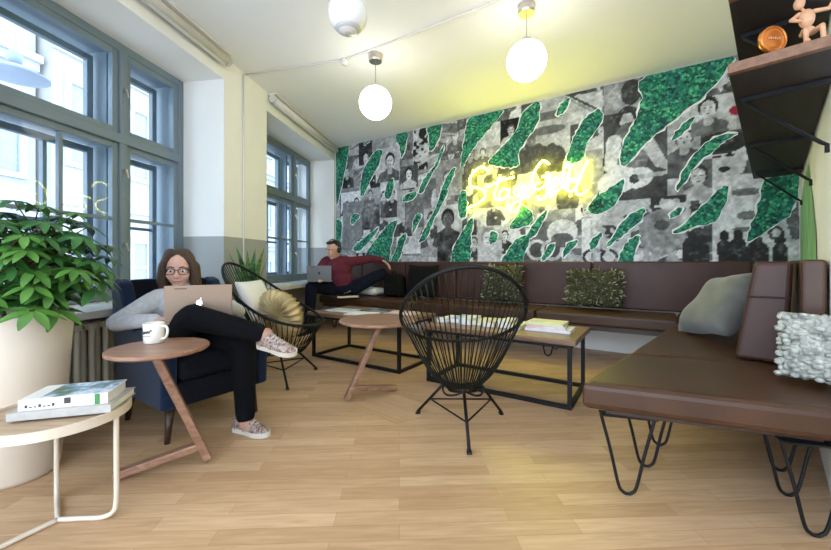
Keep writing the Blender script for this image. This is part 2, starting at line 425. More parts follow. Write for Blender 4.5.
WW = 2.0
def window(i, k_near, seed):
    w = bpy.data.objects.new('window_%d' % i, None); link(w); w['kind'] = 'structure'
    w.location = C0-Ld*k_near; w.rotation_euler = (0, 0, RZL)
    y0, y1 = .40, .46
    z0, z1 = SILL, HEAD; tr0, tr1 = 1.80, 1.87
    cols = [(0, .59), (.59, 1.41), (1.41, WW)]
    f = MB()
    f.box((0, y0, z0), (.06, y1, z1)); f.box((WW-.06, y0, z0), (WW, y1, z1))
    f.box((.06, y0, z1-.06), (WW-.06, y1, z1)); f.box((.06, y0, z0), (WW-.06, y1, z0+.06))
    for x in (.59, 1.41): f.box((x-.028, y0-.012, z0+.06), (x+.028, y1, z1-.06))
    f.box((.06, y0-.02, tr0), (WW-.06, y1, tr1))
    obj('window_frame', f, M['winframe'], w, bevel=.006)
    def sash(x0, x1, a, b, bars_v, bars_h, yy, nm, pane=True):
        s = MB(); t = .045; d = .04
        s.box((x0, yy, a), (x0+t, yy+d, b)); s.box((x1-t, yy, a), (x1, yy+d, b))
        s.box((x0+t, yy, a), (x1-t, yy+d, a+t)); s.box((x0+t, yy, b-t), (x1-t, yy+d, b))
        for x in bars_v: s.box((x-.012, yy+.004, a+t), (x+.012, yy+d-.004, b-t))
        for z in bars_h: s.box((x0+t, yy+.004, z-.012), (x1-t, yy+d-.004, z+.012))
        o = obj(nm, s, M['winframe'], w, bevel=.004)
        if pane:
            p = MB(); p.box((x0+t, yy+.017, a+t), (x1-t, yy+.021, b-t)); obj('pane', p, M['glass'], o)
    for ci, (c0, c1) in enumerate(cols):
        x0 = c0+(.06 if ci == 0 else .028); x1 = c1-(.06 if ci == 2 else .028)
        bv = [1.0] if ci == 1 else []
        sash(x0, x1, tr1, z1-.06, [], [], y0+.008, 'upper_sash')
        sash(x0, x1, z0+.06, tr0, bv, [1.24], y0+.008, 'lower_sash')
        sash(x0+.02, x1-.02, tr1+.04, z1-.10, [], [], y0+.20, 'outer_upper_sash', False)
        sash(x0+.02, x1-.02, z0+.09, tr0-.03, [x+.05 for x in bv], [1.20], y0+.20, 'outer_lower_sash', False)
    f = MB()                                                      # box of the double window behind
    f.box((0, y1, z0), (.03, TH-.04, z1)); f.box((WW-.03, y1, z0), (WW, TH-.04, z1)); f.box((.03, y1, z1-.05), (WW-.03, TH-.04, z1))
    f.box((.57, y1+.06, z0), (.61, TH-.06, z1-.05)); f.box((1.39, y1+.06, z0), (1.43, TH-.06, z1-.05)); f.box((.03, y1+.06, tr0), (WW-.03, TH-.06, tr1))
    obj('outer_frame', f, M['winframe'], w, bevel=.004)
    s = MB(); s.box((.004, -.05, SILL-.045), (WW-.004, TH-.04, SILL)); obj('window_sill', s, M['sill'], w, bevel=.006)
    for x, z in ((.59, 1.05), (.59, 1.60), (1.41, 1.05), (1.41, 1.60), (.59, 2.2), (1.41, 2.2)):
        h = MB(); h.box((x-.008, y0-.035, z-.012), (x+.008, y0-.012, z+.012)); h.tube([(x, y0-.035, z), (x+.01, y0-.04, z-.05)], .006)
        obj('window_handle', h, M['chrome'], w)
    return w
window(1, OP[1][1], 1); window(2, OP[0][1], 2)

# roller blinds folded up over each recess
def blind(k0, k1, label):
    t = thing('roller_blind', label, 'blind', C0-Ld*k1, RZL, 'roller blinds above the windows')
    L = k1-k0
    b = MB(); b.tube([(.02, -.055, CEIL-.065), (L-.02, -.055, CEIL-.065)], .035, 16); obj('roller', b, M['cable'], t, smooth=True)
    b = MB(); b.box((.0, -.10, CEIL-.022), (L, -.002, CEIL-.004)); obj('head_rail', b, M['cable'], t, bevel=.004)
    b = MB(); b.box((.03, -.062, CEIL-.125), (L-.03, -.05, CEIL-.098)); obj('bottom_bar', b, M['sill'], t, bevel=.003)
    for x in (0, L):
        b = MB(); b.tube([(x-.006, -.055, CEIL-.065), (x+.006, -.055, CEIL-.065)], .042, 16); obj('end_bracket', b, M['grey_plastic'], t)
blind(.12, 1.98, 'rolled-up pale blind above the window beside the mural')
blind(2.72, 4.75, 'rolled-up pale blind above the large window behind the armchair')
# radiator in the niche under the large window
t = thing('radiator', 'cream column radiator under the large window behind the planter', 'radiator', C0-Ld*4.55, RZL)
for i in range(17):
    x = .06+i*.085
    c_ = MB()
    for y in (.05, .11): c_.tube([(x, y, .14), (x, y, .54)], .017, 8)
    c_.box((x-.022, .035, .10), (x+.022, .125, .15)); c_.box((x-.022, .035, .52), (x+.022, .125, .56))
    obj('column', c_, M['radiator'], t, bevel=.008)
c_ = MB(); c_.tube([(.02, .08, .125), (1.46, .08, .125)], .014); c_.tube([(.02, .08, .54), (1.46, .08, .54)], .014)
for x in (.1, 1.38): c_.box((x-.015, .05, 0), (x+.015, .11, .12))
obj('pipe', c_, M['radiator'], t)

# cables along the ceiling and down the pier
def cable(name, pts, label, r=.007):
    b = MB(); b.tube(pts, r, 6); return tag(obj(name, b, M['cable'], smooth=True), label, 'cable')
def ceil_pt(px, py, z=CEIL-.012):
    d = ray(px, py); return d*((z-CAMZ)/d.z)+V((0, 0, CAMZ))
def lwp(k, y, z): return FL @ V((-k, y, z))
p0 = lwp(2.40, -.012, CEIL-.012)
cable('ceiling_cable', [p0, ceil_pt(345, 60), ceil_pt(398, 40), ceil_pt(505, -2)], 'thin white cable running across the ceiling from the window pier')
cable('wall_cable', [lwp(2.43, -.012, CEIL-.03), lwp(2.43, -.012, 1.2), lwp(2.43, -.012, .02)], 'thin white cable running down the pier between the windows', .008)
b = MB(); q = ceil_pt(345, 61); b.lathe([(.0, CEIL-.05), (.03, CEIL-.046), (.035, CEIL-.002)], 16, c=(q.x, q.y))
tag(obj('smoke_detector', b, M['cable'], smooth=True), 'small white round box on the ceiling cable near the middle', 'detector')

# ---------------------------------------------------------------- street outside
def facade(u0, u1, dist, zb, zt, m, label, floors, nwin):
    t = thing('building', label, 'building', C0+Lo*dist, RZL, 'houses across the street')
    b = MB(); b.box((u0, 0, zb), (u1, 4, zt)); obj('facade_wall', b, m, t)
    H = (zt-zb)/floors
    for fl in range(1, floors+1):
        c_ = MB(); z = zb+fl*H
        c_.box((u0, -.22, z-.16), (u1, -.002, z)); c_.box((u0, -.12, z-.34), (u1, -.002, z-.16)); obj('cornice', c_, m, t)
    W = (u1-u0)/nwin; src = None
    for fl in range(floors):
        for i in range(nwin):
            x = u0+W*(i+.5); z = zb+fl*H+H*.24
            if src is None:
                s_ = MB(); w2, h2 = W*.27, H*.5
                s_.box((-w2-.14, -.10, -.12), (w2+.14, -.001, 0)); s_.box((-w2-.14, -.08, h2), (w2+.14, -.001, h2+.16))
                s_.box((-w2-.14, -.06, 0), (-w2, -.001, h2)); s_.box((w2, -.06, 0), (w2+.14, -.001, h2))
                s_.box((-.03, -.04, 0), (.03, -.012, h2)); s_.box((-w2, -.04, h2*.62), (w2, -.012, h2*.62+.06))
                o = obj('window', s_, m, t); g = MB(); g.box((-w2, -.012, 0), (w2, -.001, h2)); gp = obj('pane', g, M['facade_glass'], o); src = (o, gp)
            else:
                o = src[0].copy(); COL.objects.link(o); o.parent = t
                gp = src[1].copy(); COL.objects.link(gp); gp.parent = o
            o.location = (x, 0, z)
facade(-4.5, 1.2, 7.5, -5, 12.5, M['facade_a'], 'pale plaster house with cornices seen through the large window', 5, 4)
facade(1.3, 9.5, 7.2, -5, 13.5, M['facade_b'], 'cream plaster house across the street, between its paler neighbours', 5, 5)
facade(9.6, 20., 7.5, -5, 12., M['facade_c'], 'grey stone house down the street seen through the window beside the mural', 5, 6)
b = MB(); b.box((-8, .7, -5.2), (24, 12, -5.0), FL); struct('street', b, M['asphalt'])
q = V((-3.75, 3.45, 0))
t = thing('street_lamp', 'round saucer street lamp hanging outside the large window', 'lamp', (q.x, q.y, 2.66))
b = MB(); b.lathe([(.0, -.03), (.13, -.03), (.245, .0), (.25, .012), (.16, .06), (.07, .10), (.0, .11)], 32); obj('lamp_shade', b, M['lamp_grey'], t, smooth=True)
b = MB(); b.lathe([(.055, .10), (.055, .20), (.03, .24), (.0, .24)], 16); obj('lamp_housing', b, M['lamp_grey'], t, smooth=True)
b = MB(); b.tube([(0, 0, .23), (0, 0, 1.6), (-3.4, .5, 1.75)], .022, 8); obj('suspension_rod', b, M['facade_a'], t)
# ---------------------------------------------------------------- mural: a collage of black and white pictures with torn foliage shapes
mural = thing('mural', 'collage mural of black and white photographs with torn green foliage shapes behind the bench', 'mural', C0, RZB)
ZB = .80
NU = int((WLEN-.02)/.0105); NZ = int((CEIL-.006-ZB)/.0105)
us = np.linspace(.02, WLEN-.008, NU+1); zs = np.linspace(ZB, CEIL-.004, NZ+1)
UU, ZZ = np.meshgrid(us, zs, indexing='ij')
G = np.full(UU.shape, .25)
nr = np.random.RandomState(11)
def vnoise(scale, seed, sx=1., sz=1.):
    r = np.random.RandomState(seed); g = r.rand(128, 128)
    x = (UU*scale*sx) % 127; z = (ZZ*scale*sz) % 127
    i = x.astype(int); j = z.astype(int); fx = x-i; fz = z-j
    fx = fx*fx*(3-2*fx); fz = fz*fz*(3-2*fz); i1 = (i+1) % 128; j1 = (j+1) % 128
    return (g[i, j]*(1-fx)+g[i1, j]*fx)*(1-fz)+(g[i, j1]*(1-fx)+g[i1, j1]*fx)*fz
NO1 = vnoise(5, 1)*.5+vnoise(14, 2)*.3+vnoise(33, 3)*.2
NO2 = vnoise(9, 4)*.5+vnoise(24, 5)*.5
def rectm(u0, u1, z0, z1): return (UU >= u0) & (UU <= u1) & (ZZ >= z0) & (ZZ <= z1)
def paint(mask, val): G[mask] = val[mask] if isinstance(val, np.ndarray) else val
def ellm(u, z, a, b, th=0.):
    c, s = math.cos(th), math.sin(th); x = (UU-u)*c+(ZZ-z)*s; y = -(UU-u)*s+(ZZ-z)*c
    return (x/a)**2+(y/b)**2 <= 1
def capm(p, q, r0, r1):
    dx, dz = q[0]-p[0], q[1]-p[1]; L = dx*dx+dz*dz
    t = np.clip(((UU-p[0])*dx+(ZZ-p[1])*dz)/L, 0, 1)
    return (UU-p[0]-dx*t)**2+(ZZ-p[1]-dz*t)**2 <= (r0+(r1-r0)*t)**2
def person_pic(u, z, h, skin, cloth, hair, clip, arms=True):
    """half length figure: h = head height"""
    body = (ellm(u, z-h*2.0, h*.95, h*1.5) & (ZZ < z-h*.5)) | ellm(u, z-h*1.0, h*.85, h*.38)
    paint(body & clip, cloth+.10*(NO2-.5))
    if arms:
        s = 1 if nr.rand() > .5 else -1
        paint((capm((u+s*h*.75, z-h*1.0), (u+s*h*1.25, z-h*1.9), h*.24, h*.2) | capm((u+s*h*1.25, z-h*1.9), (u+s*h*.3, z-h*1.7), h*.2, h*.14)) & clip, cloth*.75+.04)
        paint(ellm(u+s*h*.25, z-h*1.7, h*.16, h*.14) & clip, skin)
    paint(capm((u, z-h*.35), (u, z-h*.75), h*.2, h*.22) & clip, skin*.8)
    paint(ellm(u, z+h*.08, h*.44, h*.55) & clip, hair)
    paint(ellm(u, z-h*.06, h*.33, h*.45) & clip, skin)
    for s in (-1, 1): paint(ellm(u+s*h*.14, z+h*.03, h*.075, h*.04) & clip, .04)
    paint(ellm(u+h*.02, z-h*.12, h*.04, h*.09) & clip, skin*.7)
    paint(ellm(u, z-h*.27, h*.12, h*.035) & clip, .07)
# random rows of pictures
z = ZB-.05
row = 0
while z < CEIL:
    hh = nr.uniform(.26, .46); u = -nr.uniform(0, .3)
    while u < WLEN:
        w = nr.uniform(.24, .50); jz = nr.uniform(-.09, .09)
        u0, u1, z0, z1 = u, u+w, z+jz-.04, z+hh+jz+.04
        m_ = rectm(u0, u1, z0, z1)
        base = nr.choice([.05, .10, .18, .30, .45, .58, .68])
        paint(m_, np.clip(base*(.55+.9*NO1)+(ZZ-z0)/(hh)*nr.uniform(-.12, .12), .01, .8))
        k = nr.rand()
        if k < .72:
            n_ = 1 if k < .45 else 2
            for q in range(n_):
                dark = base > .28
                person_pic(u0+w*(.5 if n_ == 1 else .3+.42*q)+nr.uniform(-.03, .03), z0+(z1-z0)*nr.uniform(.62, .75), nr.uniform(.10, .17)/(1 if n_ == 1 else 1.25),
                           nr.uniform(.4, .66), nr.uniform(.02, .16) if dark else nr.uniform(.3, .62), nr.uniform(.015, .09), m_)
        elif k < .88:
            for q in range(5):
                paint(ellm(u0+nr.uniform(0, w), z0+nr.uniform(0, hh), nr.uniform(.02, .1), nr.uniform(.02, .08), nr.uniform(0, 3)) & m_, nr.uniform(.02, .6))
        else:
            for q in range(6):
                zz_ = z0+nr.uniform(0, hh); paint(capm((u0, zz_), (u1, zz_+nr.uniform(-.2, .2)), .006, .012) & m_, nr.uniform(.03, .6))
        u += w
    z += hh
def px_rect(x0, y0, x1, y1):
    a_ = on_wall(x0, y0); b_ = on_wall(x1, y1); c_ = on_wall(x0, y1); d_ = on_wall(x1, y0)
    return min(a_.x, c_.x), max(b_.x, d_.x), (b_.z+c_.z)/2, (a_.z+d_.z)/2
def PX(x, y): p = on_wall(x, y); return p.x, p.z
# dark tall picture, window corner
r_ = px_rect(359, 141, 372, 165); paint(rectm(*r_), .035); person_pic(*PX(366, 158), .16, .6, .1, .02, rectm(*r_))
r_ = px_rect(372, 136, 396, 150); paint(rectm(*r_), .40+.3*(NO1-.5))
r_ = px_rect(376, 148, 400, 182); paint(rectm(*r_), .52+.2*(NO1-.5)); person_pic(*PX(390, 161), .20, .55, .10, .03, rectm(*r_))
r_ = px_rect(413, 127, 428, 170); paint(rectm(*r_), np.where(NO2 > .5, .5, .02)); 
r_ = px_rect(400, 166, 418, 188); paint(rectm(*r_), .08); person_pic(*PX(409, 174), .15, .7, .55, .02, rectm(*r_))
r_ = px_rect(343, 202, 362, 250); paint(rectm(*r_), .22+.15*(NO1-.5))
r_ = px_rect(362, 205, 380, 230); paint(rectm(*r_), .10+.25*(NO2-.4)); 
r_ = px_rect(405, 194, 424, 228); paint(rectm(*r_), .16+.1*(NO1-.5))
r_ = px_rect(436, 160, 462, 196); paint(rectm(*r_), .27+.15*(NO1-.5)); person_pic(*PX(448, 178), .17, .5, .38, .12, rectm(*r_))
r_ = px_rect(437, 205, 462, 265); paint(rectm(*r_), .5+.2*(NO1-.5)); person_pic(*PX(448, 219), .22, .12, .05, .02, rectm(*r_))
# behind the neon
r_ = px_rect(536, 92, 570, 168); paint(rectm(*r_), .48+.25*(NO1-.5))
for i in range(6): paint((ellm(*PX(524+i*7, 152+(i % 2)*3), .07, .10)) , .07); paint(rectm(*px_rect(521+i*7, 154, 528+i*7, 172)), .05+.1*(NO2-.3))
for yy in (116, 130): paint(ellm(*PX(548, yy), .19, .05), .16); paint(ellm(*PX(536, yy+3), .05, .03), .14)
r_ = px_rect(567, 94, 602, 118); paint(rectm(*r_), .55+.2*(NO1-.5)); paint(capm(PX(566, 94), PX(600, 111), .012, .012), .06); paint(capm(PX(566, 98), PX(600, 115), .012, .012), .3)
r_ = px_rect(583, 150, 602, 208); paint(rectm(*r_), .30+.1*(NO1-.5))
r_ = px_rect(478, 226, 502, 264); paint(rectm(*r_), .50+.15*(NO1-.5)); person_pic(*PX(488, 238), .2, .62, .55, .3, rectm(*r_))
r_ = px_rect(530, 222, 562, 264); paint(rectm(*r_), .13+.1*(NO1-.5))
for x in (537, 552): paint(ellm(*PX(x, 250), .12, .12), .6); paint(ellm(*PX(x, 250), .085, .085), .08)
paint(ellm(*PX(562, 232), .16, .14), .66); paint(ellm(*PX(562, 240), .12, .08), .12)
r_ = px_rect(582, 218, 600, 264); paint(rectm(*r_), .72+.1*(NO1-.5))
for x in (591, 600, 609): paint(ellm(*PX(x, 257), .085, .085), .05); paint(ellm(*PX(x, 257), .055, .055), .6)
# guitar player
r_ = px_rect(604, 84, 668, 200); clip = rectm(*r_); paint(clip, .055+.08*(NO1-.3)); 
paint(rectm(*px_rect(604, 80, 640, 112)), .30+.3*(NO1-.5)); paint(ellm(*PX(631, 92), .09, .13), .05)
paint(ellm(*PX(628, 118), .10, .12), .04); paint(ellm(*PX(627, 122), .06, .09), .5)
paint(ellm(*PX(629, 152), .17, .30), .10+.15*NO2)
paint(capm(PX(614, 142), PX(610, 168), .07, .055) | capm(PX(610, 168), PX(630, 172), .05, .04), .62)
paint(capm(PX(646, 140), PX(660, 162), .06, .05) | capm(PX(660, 162), PX(676, 168), .045, .035), .5)
paint(ellm(*PX(618, 181), .19, .13, .25) | ellm(*PX(638, 178), .13, .10, .25), .70); paint(ellm(*PX(634, 179), .045, .045), .05)
paint(capm(PX(640, 177), PX(690, 168), .022, .018), .45)
# upper right pictures, face, sheet and silhouettes
r_ = px_rect(668, 116, 700, 178); paint(rectm(*r_), .38+.3*(NO1-.5)); person_pic(*PX(684, 138), .17, .5, .1, .04, rectm(*r_))
r_ = px_rect(690, 96, 736, 134); paint(rectm(*r_), .45+.25*(NO1-.5)); person_pic(*PX(708, 108), .17, .55, .14, .03, rectm(*r_))
r_ = px_rect(700, 132, 748, 175); clip = rectm(*r_); paint(clip, .09+.07*(NO1-.5))
paint(ellm(*PX(724, 160), .155, .22) & clip, .60); paint(ellm(*PX(722, 143), .18, .10) & clip, .035)
for x, y in ((717, 157), (730, 155)): paint(ellm(*PX(x, y), .035, .014), .03); paint(ellm(*PX(x, y-4), .045, .008), .06)
paint(ellm(*PX(724, 169), .04, .028), .03); paint(ellm(*PX(724, 163), .018, .03), .45)
r_ = px_rect(684, 160, 712, 200); paint(rectm(*r_), .14+.15*(NO2-.4)); person_pic(*PX(698, 176), .17, .5, .45, .05, rectm(*r_))
r_ = px_rect(712, 175, 762, 262); paint(rectm(*r_), .62+.1*(NO1-.5))
paint(rectm(*px_rect(590, 200, 690, 264)) & (NO2 > .48), .42); paint(rectm(*px_rect(650, 196, 686, 222)), np.where(NO2 > .5, .5, .04))
for x, y, a_, b_ in ((746, 192, .10, .035), (750, 215, .09, .04), (744, 229, .08, .02)): paint(ellm(*PX(x, y), a_, b_), .16)
paint(rectm(*px_rect(762, 170, 806, 264)), .55+.15*(NO1-.5))
for x, h_, w_ in ((692, 236, 8), (702, 240, 6), (724, 236, 5), (738, 235, 6), (757, 241, 8), (780, 240, 5)):
    paint(ellm(*PX(x, h_), .035, .05), .035); paint(capm(PX(x, h_+9), PX(x, 268), w_*.0095, w_*.0085), .035)
paint(ellm(*PX(776, 233), .05, .06), .05); paint(ellm(*PX(776, 233), .028, .036), .5)
paint(capm(PX(790, 205), PX(796, 236), .05, .03), .12)
paint(ellm(*PX(662, 232), .19, .22), .30+.3*(NO2-.5)); paint(ellm(*PX(662, 225), .06, .05), .10)
NO3 = vnoise(18, 21)*.35+vnoise(40, 22)*.35+vnoise(80, 23)*.3
G = np.clip(G*(.42+1.16*NO3)*(.75+.5*NO2)+.5*np.clip(NO3-.60, 0, 1)*(vnoise(6, 31) > .45), .010, .80)
me = bpy.data.meshes.new('collage_print')
vs = np.stack([UU, np.full(UU.shape, -.003), ZZ], -1).reshape(-1, 3)
ii, jj = np.meshgrid(np.arange(NU), np.arange(NZ), indexing='ij')
q = (ii*(NZ+1)+jj).reshape(-1)
fs = np.stack([q, q+(NZ+1), q+(NZ+1)+1, q+1], -1)
me.from_pydata([tuple(v) for v in vs.tolist()], [], [tuple(f) for f in fs.tolist()])
R_, G_, B_ = G.copy(), G.copy(), G.copy()
lip = ellm(*PX(738, 110), .06, .045); R_[lip] = .32; G_[lip] = .02; B_[lip] = .04
ca = me.color_attributes.new('print', 'FLOAT_COLOR', 'POINT')
ca.data.foreach_set('color', np.stack([R_, G_, B_, np.ones(G.shape)], -1).reshape(-1).astype(np.float32))
pm, nt, bs, out = new_mat('photo_collage_print')
at = node(nt, 'ShaderNodeAttribute', attribute_name='print'); nt.links.new(at.outputs['Color'], bs.inputs['Base Color']); bs.inputs['Roughness'].default_value = .8
bs.inputs['Specular IOR Level'].default_value = .25
me.materials.append(pm)
link(bpy.data.objects.new('collage_print', me), mural)

def torn(poly, jit, seed, step=.03):
    r = random.Random(seed); out = []
    for i in range(len(poly)):
        a_ = V(poly[i]); b_ = V(poly[(i+1) % len(poly)]); L = (b_-a_).length; k = max(1, int(L/step)); nrm = V((-(b_-a_).y, (b_-a_).x)).normalized()
        for j in range(k): out.append(a_+(b_-a_)*(j/k)+nrm*r.uniform(-jit, jit))
    return out
def smooth_poly(poly): return [(p.x, p.y) for p in smooth_path([V((x, y, 0)) for x, y in poly], 4, True)]
def patch(pts, seed, edge=.014):
    w = []
    for x, y in pts:
        p = on_wall(x, y); w.append((min(max(p.x, .026), WLEN-.012), min(max(p.z, ZB), CEIL-.008)))
    # orientation
    if sum(w[i][0]*w[(i+1) % len(w)][1]-w[(i+1) % len(w)][0]*w[i][1] for i in range(len(w))) < 0: w = w[::-1]
    inner = torn(smooth_poly(w), .009, seed)
    k = len(inner); outer = []
    r = random.Random(seed+5)
    for i in range(k):
        t = (inner[(i+1) % k]-inner[i-1]); n_ = V((t.y, -t.x)); n_ = n_.normalized() if n_.length > 1e-6 else V((0, 0))
        p = inner[i]+n_*(edge*r.choice([.15, .5, .8, 1., 1.5])); outer.append((min(max(p.x, .024), WLEN-.010), min(max(p.y, ZB), CEIL-.006)))
    b = MB(); b.mi = 1; b.add([(x, -.005, z) for x, z in outer], [tuple(range(k))])
    b.mi = 0; b.add([(min(max(p.x, .026), WLEN-.012), -.007, min(p.y, CEIL-.006)) for p in inner], [tuple(range(k))])
    obj('foliage_cutout', b, [M['green_paper'], M['torn_white']], mural)
def Z4(x, y): return 440+x/3.056, 90+y/3.056
def Z5(x, y): return 590+x/2.5, 50+y/2.5
def Z3(x, y): return 335+x/3.667, 120+y/3.667
def Z8(x, y): return 560+x/2.037, y/2.037
SH = [
 (Z4, [(95,80),(190,50),(168,100),(125,150),(95,190),(65,240),(75,150)]),
 (Z4, [(255,72),(300,28),(302,90),(268,150),(240,190),(235,235),(150,225),(180,185),(230,130)]),
 (Z4, [(382,32),(396,28),(380,65),(358,80),(366,50)]),
 (Z4, [(489,58),(492,100),(452,160),(432,215),(385,225),(400,170),(430,105),(455,78)]),
 (Z4, [(100,390),(96,440),(88,530),(35,535),(45,480),(70,430)]),
 (Z4, [(250,350),(285,382),(270,412),(215,422),(235,385)]),
 (Z4, [(275,450),(258,500),(248,535),(188,535),(215,480),(240,452)]),
 (Z4, [(486,312),(489,360),(455,362),(470,335)]),
 (Z4, [(60,320),(80,312),(82,380),(60,385)]),
 (Z4, [(327,368),(302,430),(278,452),(268,440),(300,395)]),
 (Z4, [(162,430),(177,450),(157,472),(150,452)]),
 (Z4, [(422,460),(402,490),(375,512),(390,470)]),
 (Z5, [(138,50),(345,2),(342,45),(290,110),(215,170),(150,225),(85,290),(82,240),(115,170),(130,120)]),
 (Z5, [(370,208),(340,225),(310,250),(262,292),(237,330),(215,350),(240,290),(270,250),(310,220)]),
 (Z5, [(343,342),(335,390),(310,430),(270,440),(208,460),(250,420),(290,380),(328,345)]),
 (Z5, [(85,325),(80,350),(60,390),(20,410),(-5,402),(10,375),(50,345)]),
 (Z5, [(135,395),(130,420),(100,450),(42,492),(60,460),(90,420)]),
 (Z5, [(125,465),(115,500),(105,533),(70,535),(80,500),(100,475)]),
 (Z5, [(262,168),(237,205),(205,230),(215,205),(240,180)]),
 (Z8, [(425,362),(488,355),(482,400),(465,440),(422,470),(380,492),(400,430),(410,390)]),
 (Z3, [(2,90),(48,84),(45,150),(30,220),(15,290),(2,300)]),
 (Z3, [(175,115),(160,165),(135,210),(110,270),(95,275),(100,200),(130,140),(150,115)]),
 (Z3, [(225,45),(265,38),(262,90),(245,140),(238,100)]),
 (Z3, [(340,25),(390,8),(385,60),(365,100),(347,112),(345,60)]),
 (Z3, [(402,95),(380,160),(350,210),(325,260),(308,266),(325,220),(370,160),(385,120)]),
 (Z3, [(216,215),(210,270),(195,290),(183,276),(195,230)]),
 (Z3, [(415,260),(395,310),(365,360),(340,430),(308,450),(330,400),(370,320),(395,265)]),
 (Z3, [(228,368),(215,420),(205,470),(190,525),(108,515),(150,440),(190,390)]),
 (Z3, [(162,393),(130,440),(90,480),(68,470),(110,430)]),
 (Z3, [(262,418),(250,470),(225,528),(203,528),(225,470),(240,430)]),
 (Z3, [(3,370),(25,380),(20,450),(3,470)]),
 (Z3, [(300,262),(285,290),(248,300),(262,275)]),
 (Z3, [(300,345),(318,352),(296,400),(285,415),(288,375)]), (Z3, [(120,60),(128,66),(112,92),(106,88)]), (Z3, [(70,345),(92,350),(70,380),(58,372)]),
 (Z4, [(340,470),(352,480),(322,520),(312,512)]), (Z4, [(30,250),(48,240),(30,290),(8,330),(0,320)]), (Z5, [(232,392),(222,412),(200,420),(208,402)]), (Z5, [(30,455),(22,480),(2,500),(2,478)]),
]
for i, (fn, pts) in enumerate(SH): patch([fn(*p) for p in pts], 40+i)
# streaky green print that runs on round the corner under the shelves (on the shelf wall)
I_ = Mx(mural).inverted() if False else (Matrix.Translation(C0) @ rotz(RZB)).inverted()
poly = [(sR-.03, .80), (sR-.03, 1.36), (2.45, 1.47), (1.95, 1.56), (1.75, 1.42), (1.55, 1.25), (1.36, 1.10), (1.28, .80)]
pj = [(p.x, p.y) for p in torn(poly, .012, 3, .05)]
b = MB(); b.add([tuple(I_ @ (FR @ V((x, -WR+.004, z)))) for x, z in pj], [tuple(range(len(pj)))])
obj('streaked_green_print', b, M['streak'], mural)

# ---------------------------------------------------------------- neon sign
neon = thing('neon_sign', 'glowing yellow script neon sign on the mural above the bench', 'neon sign', C0, RZB)
STY = -.05
strokes = [
 [(489,172),(483,167),(475,171),(470,179),(471,186),(478,188),(484,191),(485,197),(479,203),(472,206),(467,209)],
 [(500,175),(498,184),(494,196),(498,200)], [(488,187),(500,181),(514,177)],
 [(508,190),(503,189),(499,195),(501,200),(507,196),(510,189),(509,196),(514,198)],
 [(515,186),(514,193),(518,196),(524,186)], [(525,184),(522,197),(518,209),(512,212),(511,206),(520,200),(529,197)],
 [(549,164),(543,161),(536,169),(532,181),(535,189),(542,188),(547,181),(549,176),(542,177)], [(549,176),(549,186),(546,196),(540,200),(537,196)],
 [(556,177),(551,184),(553,191),(559,190),(562,182),(556,177)], [(559,180),(564,184)],
 [(563,187),(568,176),(570,166),(567,163),(563,174),(563,186),(568,191)],
 [(577,180),(571,180),(567,187),(571,192),(577,186)], [(588,160),(581,175),(576,190),(580,195),(588,190)],
]
names = ['S', 't', 't', 'a', 'y', 'y', 'G', 'G', 'o', 'o', 'l', 'd', 'd']
acc = {}
for nm, st in zip(names, strokes):
    pts = [on_wall(x, y, -STY) for x, y in st]
    path = smooth_path(pts, 5)
    acc.setdefault(nm, MB()).tube(path, .0115, 8)
for nm in acc: obj('glass_tube_letter', acc[nm], M['neon'], neon, smooth=True)
b = MB()
for x, y in ((470,186),(497,190),(522,190),(536,180),(549,178),(566,180),(580,176)):
    p = on_wall(x, y); b.tube([(p.x, -.006, p.z), (p.x, STY+.008, p.z)], .006, 8)
obj('standoff', b, M['plastic_black'], neon)
# ---------------------------------------------------------------- benches
def hairpin(name, parent, x, y, ztop, a=0., r=.0062):
    b = MB()
    b.tube(smooth_path([(-.095, 0, ztop), (-.060, 0, .17), (-.032, 0, .040), (-.014, 0, .012), (0, 0, r+.001), (.014, 0, .012), (.032, 0, .040), (.060, 0, .17), (.095, 0, ztop)], 5), r, 8)
    b.box((-.10, -.025, ztop), (.10, .025, ztop+.006)); xf(b, Matrix.Translation((x, y, 0)) @ rotz(a))
    return obj(name, b, M['black_metal'], parent, smooth=False)
# long bench on the mural wall.  local x along the wall, y < 0 into the room
SEAT_F = -(WN-3.63); BX0 = .30
bench = thing('corner_bench', 'long brown leather bench with padded back panels under the mural', 'bench', C0, RZB, None)
corner_in = (BC+Rv*2.118-C0).dot(E)
xs = [BX0-.16, 1.9, 3.35, corner_in]
for i in range(3):
    b = MB(); b.prism([(.33 if i == 0 else xs[i]+.004, SEAT_F), (xs[i+1]-.004, SEAT_F), (xs[i+1]-.004, -.115), (.09 if i == 0 else xs[i]+.004, -.115)], .345, .45); obj('seat', b, M['leather'], bench, bevel=.022, seg=3)
# filler seat in the corner is a skewed quadrilateral
def BL(p): q = FB.inverted() @ V(p); return (q.x, q.y)
def toB(s, w): return BL(rp(s, w))
sF = 2.118; sB = (WN-.115-BC.dot(N)-0*Ro.dot(N))/Rv.dot(N)
b = MB(); b.prism([(corner_in+.004, SEAT_F), toB(2.16, .30), toB(2.36, .58), toB(2.78, .58), (corner_in+.004, -.115)], .345, .45)
obj('corner_seat', b, M['leather'], bench, bevel=.02, seg=3)
pe = [.06, .66, 1.44, 2.22, 3.00, 3.78, 5.02]
for i in range(6):
    b = MB(); b.box((pe[i]+.004, -.10, .455), (pe[i+1]-.004, -.012, .925)); obj('back_panel', b, M['leather_red'], bench, bevel=.018, seg=3)
b = MB(); b.box((BX0+.06, SEAT_F+.05, .30), (corner_in-.02, -.14, .342)); obj('seat_base', b, M['darkleg'], bench)
for x in (.55, 2.0, 3.45):
    for y in (SEAT_F+.09, -.22): hairpin('hairpin_leg', bench, x, y, .294, 0)
